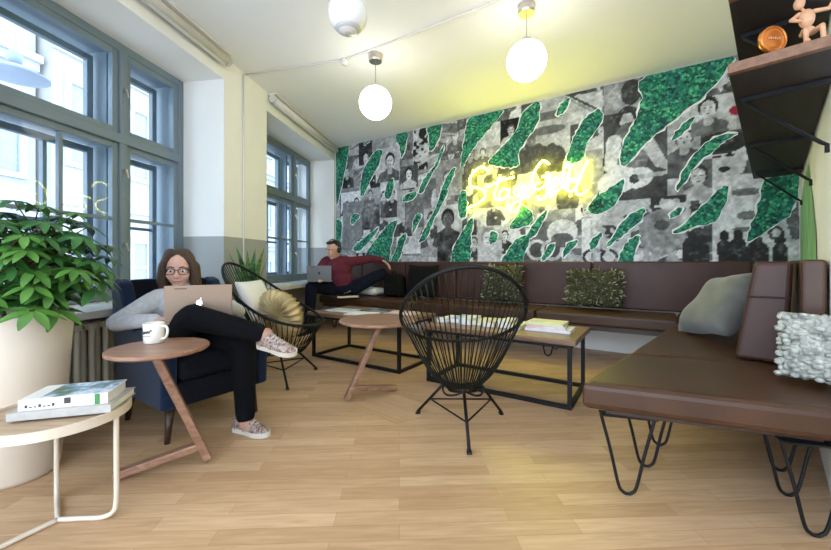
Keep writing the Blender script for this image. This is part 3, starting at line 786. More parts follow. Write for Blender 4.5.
# near bench along the shelf wall. local x along the wall, y = -w
bench2 = thing('leather_bench', 'wide brown leather bench on hairpin legs, in front of the wall shelves', 'bench', BC, RZR)
SE = -.62
def slab(x0, x1, top_x0=None):
    b = MB(); b.box((x0, -.728, .35), (x1, 0, .455)); return b
b = MB(); b.prism([(0, 0), (.62, 0), (.925, -.683), (.69, -.683), (.69, -1.04), (.41, -1.04)], .35, .455); obj('seat', b, M['leather'], bench2, bevel=.026, seg=3)
b = MB(); b.prism([(.626, 0), (2.10, 0), (2.10, -.683), (.932, -.683)], .35, .455); obj('seat', b, M['leather'], bench2, bevel=.026, seg=3)
b = MB(); b.prism([(.10, -.06), (2.05, -.06), (2.05, -.66), (.36, -.66)], .318, .349); obj('seat_base', b, M['darkleg'], bench2)
b = MB(); b.box((.71, -.692, .46), (1.35, -.618, .93)); obj('back_panel', b, M['leather'], bench2, bevel=.014, seg=3)
b = MB(); b.box((1.356, -.692, .46), (2.35, -.618, .93)); obj('back_panel', b, M['leather'], bench2, bevel=.014, seg=3)
for x, y in ((.15, -.125), (.43, -.13), (.70, -.13), (1.9, -.13), (.34, -.64), (.58, -.58), (.80, -.56), (1.9, -.56)): hairpin('hairpin_leg', bench2, x, y, .312, math.radians(-62))
# loose leather back cushion standing on the near bench
o = thing('back_cushion', 'red-brown leather back cushion standing on the bench behind the white knitted pillow', 'cushion', rp(.86, .508, .458), RZR)
b = MB(); b.add([(0,-.075,0),(.34,-.075,0),(.34,.105,0),(0,.105,0),(.02,-.095,.465),(.32,-.095,.465),(.32,.035,.465),(.02,.035,.465)],
               [(0,3,2,1),(4,5,6,7),(0,1,5,4),(1,2,6,5),(2,3,7,6),(3,0,4,7)])
obj('cover', b, M['leather_red'], o, bevel=.02, seg=3)
b = MB(); b.tube([(.003,-.083,.30),(.003,.055,.30)], .004, 6); obj('seam', b, M['leather_red'], o)

# ---------------------------------------------------------------- coffee tables
def coffee(loc, label):
    t = thing('coffee_table', label, 'table', loc, RZB, 'coffee tables in front of the long bench')
    L, D, H, s = 1.05, .52, .44, .025
    b = MB(); b.box((-.03, -.03, H-.035), (L+.03, D+.03, H)); obj('table_top', b, M['rustic'], t, bevel=.004)
    for x in (0, L-s):
        for y in (0, D-s):
            b = MB(); b.box((x, y, s), (x+s, y+s, H-.06)); obj('leg', b, M['black_metal'], t)
    b = MB()
    for z in (0, H-.06):
        b.box((0, 0, z), (L, s, z+s)); b.box((0, D-s, z), (L, D, z+s)); b.box((0, s, z), (s, D-s, z+s)); b.box((L-s, s, z), (L, D-s, z+s))
    obj('frame', b, M['black_metal'], t)
    return t
ctA = coffee(V((-1.01, 3.60, 0)), 'wooden coffee table on a black steel frame in front of the seated man')
ctB = coffee(V((.085, 2.855, 0)), 'wooden coffee table on a black steel frame beside the free bench corner')

# ---------------------------------------------------------------- small round tables with slanted leg
def slant_table(c, foot, bar, label, zt=.54, r=.19):
    t = thing('side_table', label, 'table', (c[0], c[1], 0), 0, 'small round walnut side tables')
    b = MB(); b.lathe([(.0, zt-.022), (r-.012, zt-.022), (r, zt-.014), (r, zt-.004), (r-.004, zt), (.0, zt)], 48); obj('table_top', b, M['walnut'], t)
    f = V((foot[0]-c[0], foot[1]-c[1], 0)); q = V((bar[0]-c[0], bar[1]-c[1], 0))
    def plank(p0, p1, w, th):
        d = (p1-p0).normalized(); sd = V((-d.y, d.x, 0)); sd = sd.normalized() if sd.length > .05 else V((0, 1, 0)); up = d.cross(sd)
        b = MB(); vs = []
        for p in (p0, p1):
            for a_, c_ in ((-1, -1), (1, -1), (1, 1), (-1, 1)): vs.append(p+sd*(a_*w/2)+up*(c_*th/2))
        b.add(vs, [(0,1,2,3),(7,6,5,4),(0,4,5,1),(1,5,6,2),(2,6,7,3),(3,7,4,0)]); return b
    top = V((0, 0, zt-.022))+(q-f).normalized()*.02
    o = obj('leg', plank(top-V((0,0,.004)), f+V((0,0,.014)), .05, .034), M['walnut'], t, bevel=.006)
    j = top.lerp(f, .84); jz = j.z
    obj('foot_bar', plank(j, q+V((0, 0, .024)), .045, .034), M['walnut'], t, bevel=.006)
    return t
slant_table((-1.11, 1.60), (-.955, 1.70), (-1.267, 1.545), 'round walnut side table with a mug, in front of the armchair', .555)
slant_table((-.255, 2.53), (-.455, 2.44), (-.14, 2.64), 'round walnut side table standing before the coffee tables', .53, .265)

# ---------------------------------------------------------------- cream wire table with books
t = thing('side_table', 'round cream wire-frame side table holding two books beside the planter', 'table', (-1.265, 1.305, 0))
zt = .392; R_ = .202
b = MB(); b.lathe([(.0, zt-.018), (R_-.004, zt-.018), (R_-.001, zt-.012), (R_-.001, zt), (.0, zt)], 56); obj('table_top', b, M['pale_wood'], t)
b = MB(); b.lathe([(R_, zt-.024), (R_+.006, zt-.024), (R_+.006, zt+.008), (R_, zt+.008), (R_, zt-.024)], 56); obj('rim', b, M['white_metal'], t)
for a_ in (5, 135, 243):
    w = math.radians(a_); d = V((math.cos(w), math.sin(w), 0)); b = MB(); rr = R_-.008
    b.tube(smooth_path([d*rr+V((0,0,zt-.02)), d*rr+V((0,0,.25)), d*rr+V((0,0,.07)), d*(rr-.012)+V((0,0,.025)), d*(rr-.05)+V((0,0,.009)), d*.08+V((0,0,.009)), V((0,0,.009))], 5), .0085, 8)
    obj('leg', b, M['white_metal'], t, smooth=True)

# ---------------------------------------------------------------- armchair
f_ = V((.83, -.56, 0)).normalized(); arm_rz = math.atan2(-f_.x, f_.y)
AC = V((-1.323, 2.187, 0))
chair = thing('armchair', 'dark navy upholstered armchair by the large window, a woman sitting in it', 'armchair', AC, arm_rz)
# local: +y forward, -x towards the picture's right
b = MB(); b.box((-.31, -.30, .17), (.25, .26, .30)); obj('seat_base', b, M['navy_dark'], chair, bevel=.02, seg=3)
b = MB(); b.box((-.247, -.20, .302), (.187, .275, .425)); obj('seat_cushion', b, M['navy_dark'], chair, bevel=.035, seg=4)
prof = [(.26, .17), (.27, .47), (.22, .525), (-.08, .545), (-.20, .63), (-.30, .80), (-.37, .82), (-.42, .78), (-.36, .17)]
for x0, x1 in ((-.325, -.25), (.19, .265)):
    b = MB(); n = len(prof)
    b.add([(x0, y, z) for y, z in prof]+[(x1, y, z) for y, z in prof], [tuple(range(n)), tuple(range(2*n-1, n-1, -1))]+[(i, n+i, n+(i+1) % n, (i+1) % n) for i in range(n)])
    obj('arm', b, M['navy'], chair, bevel=.018, seg=3)
b = MB(); b.add([(x, y, z) for x in (-.249, .189) for y, z in ((-.22, .30), (-.34, .815), (-.43, .80), (-.34, .17), (-.28, .17))],
                [(0,1,2,3,4), (9,8,7,6,5), (0,5,6,1), (1,6,7,2), (2,7,8,3), (3,8,9,4), (4,9,5,0)])
obj('backrest', b, M['navy_dark'], chair, bevel=.02, seg=3)
for x in (-.24, .21):
    for y in (.22, -.26):
        b = MB(); sp = -1 if x < 0 else 1
        b.tube([(x+sp*.018, y+(.015 if y > 0 else -.02), 0), (x, y, .172)], [.013, .022], 10); obj('leg', b, M['darkleg'], chair, smooth=True)

# ---------------------------------------------------------------- string chairs
def string_chair(name, loc, rz, label, top=(-.36, .90), front=(.40, .40), halfw=.335, ncord=56, sag=.02):
    t = thing(name, label, 'chair', loc, rz, 'black string lounge chairs')
    T = V((0, top[0], top[1])); F = V((0, front[0], front[1])); c_ = (T+F)/2; ax = (T-F)/2
    def rim(w):
        # egg: wider in the lower half
        k = math.cos(w); s_ = math.sin(w)
        wid = halfw*(1-.10*k)
        return c_+ax*k+V((wid*s_, 0, 0))+V((0, 0, -sag*s_*s_))
    b = MB(); pts = [rim(2*PI*i/64) for i in range(64)]; b.tube(pts, .0108, 10, closed=True); obj('rim', b, M['black_metal'], t, smooth=True)
    # lower ring under the seat
    rc = V((0, .03, .205)); rr = .075
    low = lambda w: rc+V((rr*math.sin(w), -rr*math.cos(w)*1.0, .015*math.cos(w)))
    b = MB(); b.tube([low(2*PI*i/24) for i in range(24)], .006, 8, closed=True); obj('seat_ring', b, M['black_metal'], t, smooth=True)
    b = MB()
    for i in range(ncord):
        w = 2*PI*(i+.5)/ncord
        p = rim(w); q = low(w); m1 = p.lerp(q, .55)+V((0, 0, -.055+.015*math.cos(w)))
        b.tube(smooth_path([p, m1, q], 5), .0036, 5)
    obj('cord_webbing', b, M['cord'], t, smooth=True)
    feet = [V((0, -.27, 0)), V((-.255, .205, 0)), V((.255, .205, 0))]
    tops = [V((0, -.05, .215)), V((-.10, .06, .235)), V((.10, .06, .235))]
    for f0, t0 in zip(feet, tops):
        b = MB(); b.tube([f0+V((0,0,.012)), t0], .0085, 8); o = obj('leg', b, M['black_metal'], t, smooth=True)
        b = MB(); b.tube([f0, f0+(t0-f0)*.08], [.014, .011], 10); obj('foot_cap', b, M['plastic_black'], o)
    b = MB(); mids = [f0.lerp(t0, .5) for f0, t0 in zip(feet, tops)]
    for i in range(3): b.tube([mids[i], mids[(i+1) % 3]], .005, 6)
    obj('brace', b, M['black_metal'], t, smooth=True)
    b = MB()
    for a_ in range(3):
        w0 = 2*PI*a_/3+PI
        b.tube(smooth_path([rc+V((.11*math.sin(w0+u), -.11*math.cos(w0+u), .03-.035*math.cos(u*1.5)+0)) for u in (-1.0, -.5, 0, .5, 1.0)], 4), .006, 6)
    obj('seat_bracket', b, M['black_metal'], t, smooth=True)
    return t
string_chair('string_chair', V((.262, 2.03, 0)), math.radians(-1), 'round black string lounge chair seen from behind, in the middle of the floor', halfw=.345)
sc2 = string_chair('string_chair', V((-1.085, 2.93, 0)), math.radians(-98), 'black string lounge chair with two cushions between the armchair and window plant', top=(-.43, .91), front=(.34, .44), sag=.08)

# ---------------------------------------------------------------- wall shelves
def wall_shelf(z, label):
    t = thing('wall_shelf', label, 'shelf', rp(.30, WR), RZR, 'dark wooden wall shelves')
    L = 2.42; D = .282
    b = MB(); b.mi = 0; b.box((.03, .004, z), (L, D, z+.032)); obj('board', b, M['shelf_wood'], t, bevel=.002)
    b = MB(); b.box((0, .004, z-.002), (.028, D, z+.034)); obj('edge_band', b, M['shelf_edge'], t, bevel=.002)
    for x in (.30, 1.15, 2.1):
        b = MB(); b.box((x+.005, .004, z-.020), (x+.025, D-.02, z-.001)); o = obj('bracket', b, M['black_metal'], t)
        b = MB(); b.tube([(x+.015, D-.03, z-.016), (x+.015, .03, z-.24), (x+.015, .016, z-.25), (x+.015, .016, z-.28)], .008, 6); obj('brace', b, M['black_metal'], o)
    return t
wall_shelf(1.615, 'dark wooden wall shelf holding the amber ornament and the mannequin')
wall_shelf(1.885, 'dark wooden wall shelf directly above the shelf with the ornaments')
# amber ornament
p = rp(.365, .535); t = thing('amber_ornament', 'round amber ornament on a small foot, standing on the wall shelf', 'ornament', (p.x, p.y, 1.648), math.radians(2))
b = MB(); b.lathe([(.0, 0), (.022, 0), (.024, .004), (.010, .010), (.007, .026), (.0, .028)], 20); obj('foot', b, M['amber'], t, smooth=True)
b = MB(); b.lathe([(.0, -.006), (.030, -.007), (.042, -.006), (.045, -.002), (.045, .002), (.042, .006), (.030, .007), (.0, .006)], 40); xf(b, Matrix.Translation((0, 0, .068)) @ rotx(PI/2)); obj('disc', b, M['amber'], t, smooth=True)
b = MB(); b.lathe([(.043, -.008), (.047, -.008), (.047, .008), (.043, .008), (.043, -.008)], 40); xf(b, Matrix.Translation((0, 0, .068)) @ rotx(PI/2)); obj('rim', b, M['amber'], t, smooth=True)
b = MB()
for i, (x, h_) in enumerate(((-.026, .009), (-.016, .012), (-.006, .008), (.005, .011), (.015, .008), (.025, .011))):
    b.box((x*.8-.0022, -.009, .066), (x*.8+.0022, -.0072, .066+h_*.8))
obj('raised_lettering', b, M['mannequin'], t)
# wooden mannequin
p = rp(.375, .620); t = thing('wooden_mannequin', 'jointed wooden artist mannequin leaning on the wall shelf beside the amber ornament', 'figurine', (p.x, p.y, 1.648), math.radians(-30))
t.scale = (1.25, 1.25, 1.25); W_ = M['mannequin']
def mm(nm, f): b = MB(); f(b); obj(nm, b, W_, t, smooth=True)
mm('torso', lambda b: b.ell((0, 0, .088), (.017, .013, .026)))
mm('pelvis', lambda b: b.ell((.002, 0, .052), (.015, .013, .014)))
mm('head', lambda b: (b.ell((-.016, -.004, .132), (.012, .013, .017)), b.tube([(-.004, 0, .108), (-.012, -.002, .12)], .004)))
mm('arm', lambda b: (b.cap((-.016, 0, .104), .006, (-.034, -.01, .088), .005), b.cap((-.034, -.01, .088), .005, (-.020, -.022, .075), .004)))
mm('arm', lambda b: (b.cap((.016, 0, .104), .006, (.042, -.004, .100), .005), b.cap((.042, -.004, .100), .005, (.058, -.006, .135), .004)))
mm('leg', lambda b: (b.cap((-.008, 0, .046), .008, (-.012, -.034, .044), .006), b.cap((-.012, -.034, .044), .006, (-.012, -.036, .010), .005), b.ell((-.012, -.042, .006), (.006, .014, .006))))
mm('leg', lambda b: (b.cap((.010, 0, .046), .008, (.020, -.032, .046), .006), b.cap((.020, -.032, .046), .006, (.022, -.034, .010), .005), b.ell((.022, -.040, .006), (.006, .014, .006))))
# dark equipment box with a white label, behind the bench legs
p = rp(.40, .80); t = thing('equipment_box', 'black box with a white label on the floor under the near bench', 'box', (p.x, p.y, 0), RZR)
b = MB(); b.box((0, -.05, 0), (.20, .05, .27)); obj('case', b, M['plastic_black'], t, bevel=.006)
b = MB(); b.box((-.003, -.035, .06), (-.0005, .035, .15)); obj('label_plate', b, M['ceramic'], t)
b = MB()
for i in range(3): b.box((-.005, -.028+i*.019, .075), (-.003, -.016+i*.019, .085))
obj('label_print', b, M['ink'], t)

# ---------------------------------------------------------------- pendant lamps
def pendant(px, py, d, r, label, lit=True):
    q = ray(px, py)*d; z = CAMZ+q.z
    t = thing('pendant_lamp', label, 'lamp', (q.x, q.y, z), 0, 'white globe pendant lamps')
    b = MB(); b.ell((0, 0, 0), r, 32, 20); obj('globe', b, M['globe' if lit else 'opal_off'], t, smooth=True)
    b = MB(); b.lathe([(.0, r-.006), (.035, r-.006), (.035, r+.016), (.012, r+.03), (.0, r+.03)], 20); obj('globe_cap', b, M['chrome'], t, smooth=True)
    b = MB(); b.tube([(0, 0, r+.028), (0, 0, CEIL-z-.05)], .004, 6); obj('suspension_rod', b, M['chrome'], t)
    b = MB(); b.lathe([(.0, CEIL-z-.065), (.055, CEIL-z-.062), (.06, CEIL-z-.05), (.06, CEIL-z-.003), (.0, CEIL-z-.003)], 24); obj('ceiling_cup', b, M['chrome'], t)
    if not lit:
        b = MB(); b.lathe([(.0, -r-.004), (r*.55, -r*.86), (r*.66, -r*.76), (.0, -r*.70)], 28); obj('lower_disc', b, M['grey_plastic'], t, smooth=True)
    return t
pendant(375.5, 103, 3.26, .143, 'lit white globe pendant lamp nearest the window wall')
pendant(526.5, 61, 2.63, .138, 'lit white globe pendant lamp hanging in front of the neon sign')
pendant(348, 14, 2.12, .112, 'unlit white globe pendant lamp cut by the upper edge, near the ceiling cable', False)
# ---------------------------------------------------------------- cushions
def bpt(u, y, z=0.): return FB @ V((u, y, z))
def bench_cushion(name, label, px, w, h, t, lean, m, part='cover', seed=0, y=-.20, twist=0., z0=.452):
    p = on_wall(px, 290, .22)
    loc = bpt(p.x, y, z0)
    o = thing(name, label, 'cushion', loc, RZB+twist)
    X = Matrix.Translation((0, 0, h/2*math.cos(lean)+t*.12)) @ rotx(-lean)
    b = cushion_mb(w, h, t, seed=seed, lump=.06); xf(b, X); obj(part, b, m, o, smooth=True)
    return o, X
bench_cushion('black_cushion', 'plain black cushion on the long bench behind the string chair rim', 421, .46, .42, .15, .22, M['black_fabric'], seed=2)
def shaggy(label, px, w, h, seed, twist=0.):
    o, X = bench_cushion('shaggy_cushion', label, px, w, h, .13, .22, M['olive_a'], seed=seed, twist=twist, y=-.245, z0=.462)
    o['group'] = 'olive petal cushions on the long bench'
    r = random.Random(seed); b = MB()
    for i in range(560):
        u = r.uniform(-1, 1); v = r.uniform(-1, 1)
        d = (max(0, 1-u**4)*max(0, 1-v**4))**.5
        c_ = V((w/2*u*.97, -.065*d, h/2*v*.97))
        ang = r.uniform(0, 2*PI); out = V((u*.5+.55*math.cos(ang), -.75*d-.15, abs(v*.5+.55*math.sin(ang)) if v < -.72 else v*.5+.55*math.sin(ang))).normalized()
        sd = out.cross(V((r.uniform(-1, 1), r.uniform(-1, 1), r.uniform(-1, 1)))).normalized()
        L = r.uniform(.032, .055); ww = r.uniform(.005, .009)
        b.mi = 0 if r.random() < .5 else 1
        b.add([c_-sd*ww*.5, c_+sd*ww*.5, c_+out*L*.6+sd*ww, c_+out*L+V((0, 0, -.006)), c_+out*L*.6-sd*ww], [(0, 1, 2, 3, 4)])
    xf(b, X); q = obj('felt_petals', b, [M['olive_a'], M['olive_b']], o); q['kind'] = 'stuff'
shaggy('shaggy olive petal cushion on the long bench half hidden behind the string chair', 503, .46, .42, 5)
shaggy('shaggy olive petal cushion standing clear on the long bench beside the corner', 594, .52, .37, 6)
# white fluffy cushion under the man's knee
p = bpt(1.02, -.30, .470)
o = thing('fluffy_cushion', 'small cream fluffy cushion lying on the bench beside the seated man', 'cushion', p, RZB)
b = cushion_mb(.34, .26, .10, seed=9, lump=.15); xf(b, Matrix.Translation((0, 0, .045)) @ rotx(PI/2)); obj('cover', b, M['white_fabric'], o, smooth=True)
# dark bag next to the man
p = bpt(1.36, -.24, .452)
o = thing('backpack', 'black backpack standing on the bench beside the seated man', 'bag', p, RZB)
b = MB(); b.box((-.14, -.08, 0), (.14, .09, .30)); obj('bag_body', b, M['black_fabric'], o, bevel=.05, seg=4)
b = MB(); b.box((-.10, -.115, .03), (.10, -.078, .17)); obj('front_pocket', b, M['black_fabric'], o, bevel=.015, seg=3)
b = MB(); b.tube(smooth_path([(-.03, .0, .295), (-.02, .0, .335), (.02, .0, .335), (.03, .0, .295)], 4), .007, 6); obj('handle', b, M['black_fabric'], o)
# big grey cushion on the near bench
p = rp(1.39, .27, .470)
o = thing('grey_cushion', 'large grey velvet cushion leaning on the red-brown back cushion', 'cushion', p, RZR+math.radians(215))
b = cushion_mb(.46, .44, .19, seed=4, pinch=.10, lump=.08); xf(b, Matrix.Translation((0, .05, .19)) @ Matrix.Rotation(math.radians(-8), 4, 'Y') @ rotx(-.66)); obj('cover', b, M['grey_fabric'], o, smooth=True)
# chunky knit pillow
p = V((1.555, 1.300, .468))
o = thing('knitted_pillow', 'white and grey chunky knitted pillow on the near bench, at the picture edge', 'pillow', p, math.radians(-50))
X = Matrix.Translation((0, 0, .135)) @ rotx(-.25)
km = mat('mottled_white_wool', (.38, .39, .35), .95, var=.5, scale=34, bump=.5, bscale=120)
b = cushion_mb(.40, .25, .13, seed=8); xf(b, X); obj('cover', b, km, o, smooth=True)
b = MB(); r = random.Random(3)
for i in range(19):
    for j in range(14):
        u = -1+2*(i+.5)/19; v = -1+2*(j+.5)/14; d = (max(0, 1-u**4)*max(0, 1-v**4))**.5
        for sd in (-1, 1):
            b.ell((.20*u+r.uniform(-.008, .008), sd*.062*d+r.uniform(-.005, .006), .122*v+r.uniform(-.007, .007)), (r.uniform(.010, .018), r.uniform(.010, .015), r.uniform(.008, .013)), 8, 6)
xf(b, X); q = obj('chunky_knit', b, km, o, smooth=True); q['kind'] = 'stuff'

# cushions in the far string chair
Xs = Mx(sc2)
def at_sc(v): return Xs @ V(v)
p = at_sc((.07, .06, .335))
o = thing('pleated_cushion', 'bronze pleated cushion lying in the string chair by the window', 'cushion', p, sc2.rotation_euler[2])
b = MB(); nP = 132; vs = [(0, -.05, 0), (0, .05, 0)]; fs = []
for i in range(nP):
    w = 2*PI*i/nP; k = 1-abs(math.sin(w*11))
    vs += [(.07*math.cos(w), -.060+.014*k, .07*math.sin(w)), (.15*math.cos(w), -.075+.034*k, .15*math.sin(w)), (.205*math.cos(w), -.030+.028*k, .205*math.sin(w)),
           (.15*math.cos(w), .075-.034*k, .15*math.sin(w)), (.07*math.cos(w), .060-.014*k, .07*math.sin(w))]
for i in range(nP):
    a_ = 2+5*i; c_ = 2+5*((i+1) % nP)
    fs += [(0, a_, c_), (1, c_+4, a_+4)]+[(a_+j, a_+j+1, c_+j+1, c_+j) for j in range(4)]
b.add(vs, fs); xf(b, Matrix.Translation((0, 0, .19)) @ rotz(math.radians(72)) @ rotx(.35)); obj('pleated_cover', b, M['bronze_fabric'], o, smooth=True)
p = at_sc((-.03, -.20, .45))
o = thing('white_cushion', 'white cushion leaning on the back of the string chair by the window', 'cushion', p, sc2.rotation_euler[2])
b = cushion_mb(.36, .34, .10, seed=12); xf(b, Matrix.Translation((-.02, -.02, .165)) @ rotx(.45)); obj('cover', b, M['white_fabric'], o, smooth=True)

# ---------------------------------------------------------------- plants
def leaflet(b, base, d, up, L, W, droop, n=5):
    sd = d.cross(up).normalized(); vs = []
    for i in range(n+1):
        t = i/n; w = W*math.sin(PI*min(.97, .06+t*.92))**.8
        c_ = base+d*(L*t)+up*(-droop*L*t*t)
        vs += [c_-sd*w*.5+up*(.10*w), c_-up*.0, c_+sd*w*.5+up*(.10*w)]
    fs = []
    for i in range(n):
        a_ = 3*i; fs += [(a_, a_+1, a_+4, a_+3), (a_+1, a_+2, a_+5, a_+4)]
    b.add(vs, fs)
t = thing('potted_plant', 'bushy green umbrella plant in a tall cream planter beside the wire table', 'plant', (-1.735, 1.60, 0))
b = MB(); b.lathe([(.0, .0), (.135, .0), (.145, .02), (.172, .40), (.190, .69), (.184, .70), (.176, .69), (.172, .62), (.0, .62)], 48); obj('planter', b, M['planter'], t, smooth=True)
b = MB(); b.lathe([(.0, .635), (.10, .645), (.171, .63), (.171, .621), (.0, .621)], 24); obj('soil', b, M['soil'], t, smooth=True)
r = random.Random(21); fo = MB(); st = MB()
ctr = V((.075, .0, .92)); rad = V((.27, .27, .28)); cl = []
tries = 0
while len(cl) < 150 and tries < 4000:
    tries += 1
    v = V((r.uniform(-1, 1), r.uniform(-1, 1), r.uniform(-.95, 1)))
    if v.length > 1 or v.length < .35: continue
    p = ctr+V((v.x*rad.x, v.y*rad.y, v.z*rad.z))
    if p.z < .76 and (p.x**2+p.y**2)**.5 < .25: continue
    if all((p-q).length > .050 for q in cl): cl.append(p)
cl += [V((.27, -.19, .735)), V((.235, -.08, .83)), V((.32, .02, .80)), V((.33, .08, .88)), V((.29, -.03, .94))]
stems = [V((r.uniform(-.07, .07), r.uniform(-.07, .07), .63)) for _ in range(7)]
for s_ in stems:
    st.tube(smooth_path([s_, s_+V((r.uniform(-.03, .06), r.uniform(-.04, .03), .16)), V((s_.x*2+.05, s_.y*2, .98+r.uniform(-.1, .12)))], 4), [.009]*5+[.007]*4, 6)
for i, p in enumerate(cl):
    d0 = (p-V((.03, 0, .80))); d0.z *= .6; d0 = d0.normalized()
    s_ = stems[i % 7]; m_ = V((s_.x*1.6+.03, s_.y*1.6, min(p.z-.02, .80+r.uniform(0, .12))))
    st.tube(smooth_path([m_, m_.lerp(p, .55)+V((0, 0, .03)), p], 3), .0028, 5)
    up = (V((0, 0, 1))+d0*.45).normalized(); x_ = up.orthogonal().normalized(); y_ = up.cross(x_)
    nl = r.choice([6, 7, 7, 8]); L0 = r.uniform(.062, .098); off = r.uniform(0, 6)
    fo.mi = 1 if r.random() < .26 else 0
    for k in range(nl):
        w = off+2*PI*k/nl; d = (x_*math.cos(w)+y_*math.sin(w)+up*(-.15)).normalized()
        leaflet(fo, p+d*.008, d, up, L0*r.uniform(.85, 1.1), L0*.40, r.uniform(.10, .40))
obj('foliage', fo, [M['leaf'], M['leaf_low']], t, smooth=True); obj('stem', st, M['stem'], t, smooth=True)

t = thing('snake_plant', 'upright snake plant in a grey pot beside the pier between the windows', 'plant', (-1.50, 3.32, 0))
b = MB(); b.lathe([(.0, 0), (.085, 0), (.092, .02), (.115, .60), (.108, .605), (.10, .59), (.0, .56)], 32); obj('pot', b, M['grey_pot'], t, smooth=True)
b = MB(); b.lathe([(.0, .578), (.098, .572), (.098, .562), (.0, .562)], 20); obj('soil', b, M['soil'], t)
sm, nt, bs, out = new_mat('snake_plant_leaf')
tc = node(nt, 'ShaderNodeTexCoord'); mp = node(nt, 'ShaderNodeMapping'); mp.inputs['Scale'].default_value = (2, 2, 9); nt.links.new(tc.outputs['Object'], mp.inputs[0])
n_ = node(nt, 'ShaderNodeTexNoise', Scale=4., Detail=4.); nt.links.new(mp.outputs[0], n_.inputs['Vector'])
rr = ramp(nt, [(.35, (.012, .07, .02)), (.6, (.09, .24, .06))]); nt.links.new(n_.outputs['Fac'], rr.inputs[0]); nt.links.new(rr.outputs[0], bs.inputs['Base Color']); bs.inputs['Roughness'].default_value = .4
r = random.Random(5); b = MB()
for k in range(15):
    a_ = r.uniform(0, 2*PI); rad0 = r.uniform(.01, .07); base = V((rad0*math.cos(a_), rad0*math.sin(a_), .565)); H = r.uniform(.30, .50)
    tilt = V((math.cos(a_), math.sin(a_), 0))*r.uniform(.05, .30); fa = r.uniform(0, PI); sd = V((math.cos(fa), math.sin(fa), 0)); vs = []; nn = 8
    for i in range(nn+1):
        q = i/nn; w = .034*math.sin(PI*(.22+.775*q)) if q < 1 else .001
        c_ = base+V((0, 0, H*q))+tilt*(H*q*q); nrm = sd.cross(V((0, 0, 1)))
        vs += [c_-sd*w+nrm*w*.25, c_, c_+sd*w+nrm*w*.25]
    b.add(vs, [f for i in range(nn) for f in ((3*i, 3*i+1, 3*i+4, 3*i+3), (3*i+1, 3*i+2, 3*i+5, 3*i+4))])
obj('sword_leaves', b, sm, t, smooth=True)

# ---------------------------------------------------------------- books, magazines, mug
def book(loc, rz, L, D, H, cover, label, name='book', group=None, pages=True):
    t = thing(name, label, 'book' if name == 'book' else 'magazine', loc, rz, group)
    if H > .012 and pages:
        c_ = .0025
        b = MB(); b.box((-L/2, -D/2, 0), (L/2, D/2, c_)); b.box((-L/2, -D/2, H-c_), (L/2, D/2, H)); b.box((-L/2, -D/2, c_), (L/2, -D/2+c_, H-c_)); obj('cover', b, cover, t)
        b = MB(); b.box((-L/2+.004, -D/2+c_+.0003, c_+.0003), (L/2-.004, D/2-.004, H-c_-.0003)); obj('pages', b, M['paper'], t)
    else:
        b = MB(); b.box((-L/2, -D/2, 0), (L/2, D/2, H)); obj('cover', b, cover, t)
    return t
def pic_mat(name, cols, scale=9.):
    m, nt, bs, out = new_mat(name)
    tc = node(nt, 'ShaderNodeTexCoord'); n_ = node(nt, 'ShaderNodeTexNoise', Scale=scale, Detail=6.); nt.links.new(tc.outputs['Object'], n_.inputs['Vector'])
    k = len(cols); rr = ramp(nt, [(.3+.4*i/(k-1), c) for i, c in enumerate(cols)]); nt.links.new(n_.outputs['Fac'], rr.inputs[0]); nt.links.new(rr.outputs[0], bs.inputs['Base Color'])
    bs.inputs['Roughness'].default_value = .35; return m
grey_cover = mat('grey_book_cloth', (.45, .43, .40), .7, var=.08, scale=40)
white_cover = mat('white_book_cover', (.80, .79, .76), .45, var=.03)
landscape = pic_mat('landscape_photo', [(.03, .05, .03), (.12, .17, .10), (.20, .34, .45), (.75, .80, .85), (.05, .25, .45)], 16)
brz = math.radians(16)
t1 = book((-1.215, 1.325, .4015), brz, .285, .19, .026, grey_cover, 'grey cloth-bound book lying under the white book on the wire table')
t2 = book((-1.215, 1.325, .428), brz+.03, .245, .155, .036, white_cover, 'white book with a landscape cover photo on top of the grey book')
b = MB(); b.box((-.07, -.073, .0361), (.118, .072, .0368)); obj('cover_photo', b, landscape, t2, label='landscape photograph on the cover')
b = MB(); b.box((.085, -.0785, .0005), (.100, -.0775, .0355)); obj('spine_band', b, mat('green_band', (.05, .22, .06), .5), t2)
b = MB(); b.box((.0, -.0785, .012), (.018, -.0775, .032))
for i in range(7): b.box((-.105+i*.012, -.0785, .008), (-.098+i*.012, -.0777, .012+.006*(i % 3 == 0)))
obj('spine_print', b, M['ink'], t2)
FBI = RZB
covers = [mat('white_magazine', (.78, .78, .80), .4, var=.06), pic_mat('blue_magazine', [(.15, .28, .5), (.6, .7, .8), (.8, .82, .85)], 6), pic_mat('warm_magazine', [(.5, .35, .15), (.75, .7, .62), (.85, .83, .8)], 7),
          pic_mat('dark_magazine', [(.02, .02, .03), (.10, .12, .18), (.5, .5, .55)], 8), mat('lime_magazine', (.68, .68, .42), .45, var=.1), pic_mat('rose_magazine', [(.55, .25, .25), (.8, .7, .68)], 6)]
def on_ct(ct, x, y, z=0.): return Mx(ct) @ V((x, y, .441+z))
ga = 'magazines on the coffee table by the seated man'
book(on_ct(ctA, .22, .20), RZB+.1, .28, .20, .008, covers[1], 'pale blue magazine at the window end of the far coffee table', 'magazine')
book(on_ct(ctA, .53, .36), RZB-.12, .28, .20, .010, covers[3], 'dark-covered magazine at the bench side of the far coffee table', 'magazine')
book(on_ct(ctA, .54, .12), RZB+.18, .27, .20, .009, covers[0], 'white magazine at the near edge of the far coffee table', 'magazine')
book(on_ct(ctA, .86, .30), RZB+.05, .27, .21, .012, covers[2], 'warm-coloured magazine at the string-chair end of the far coffee table', 'magazine')
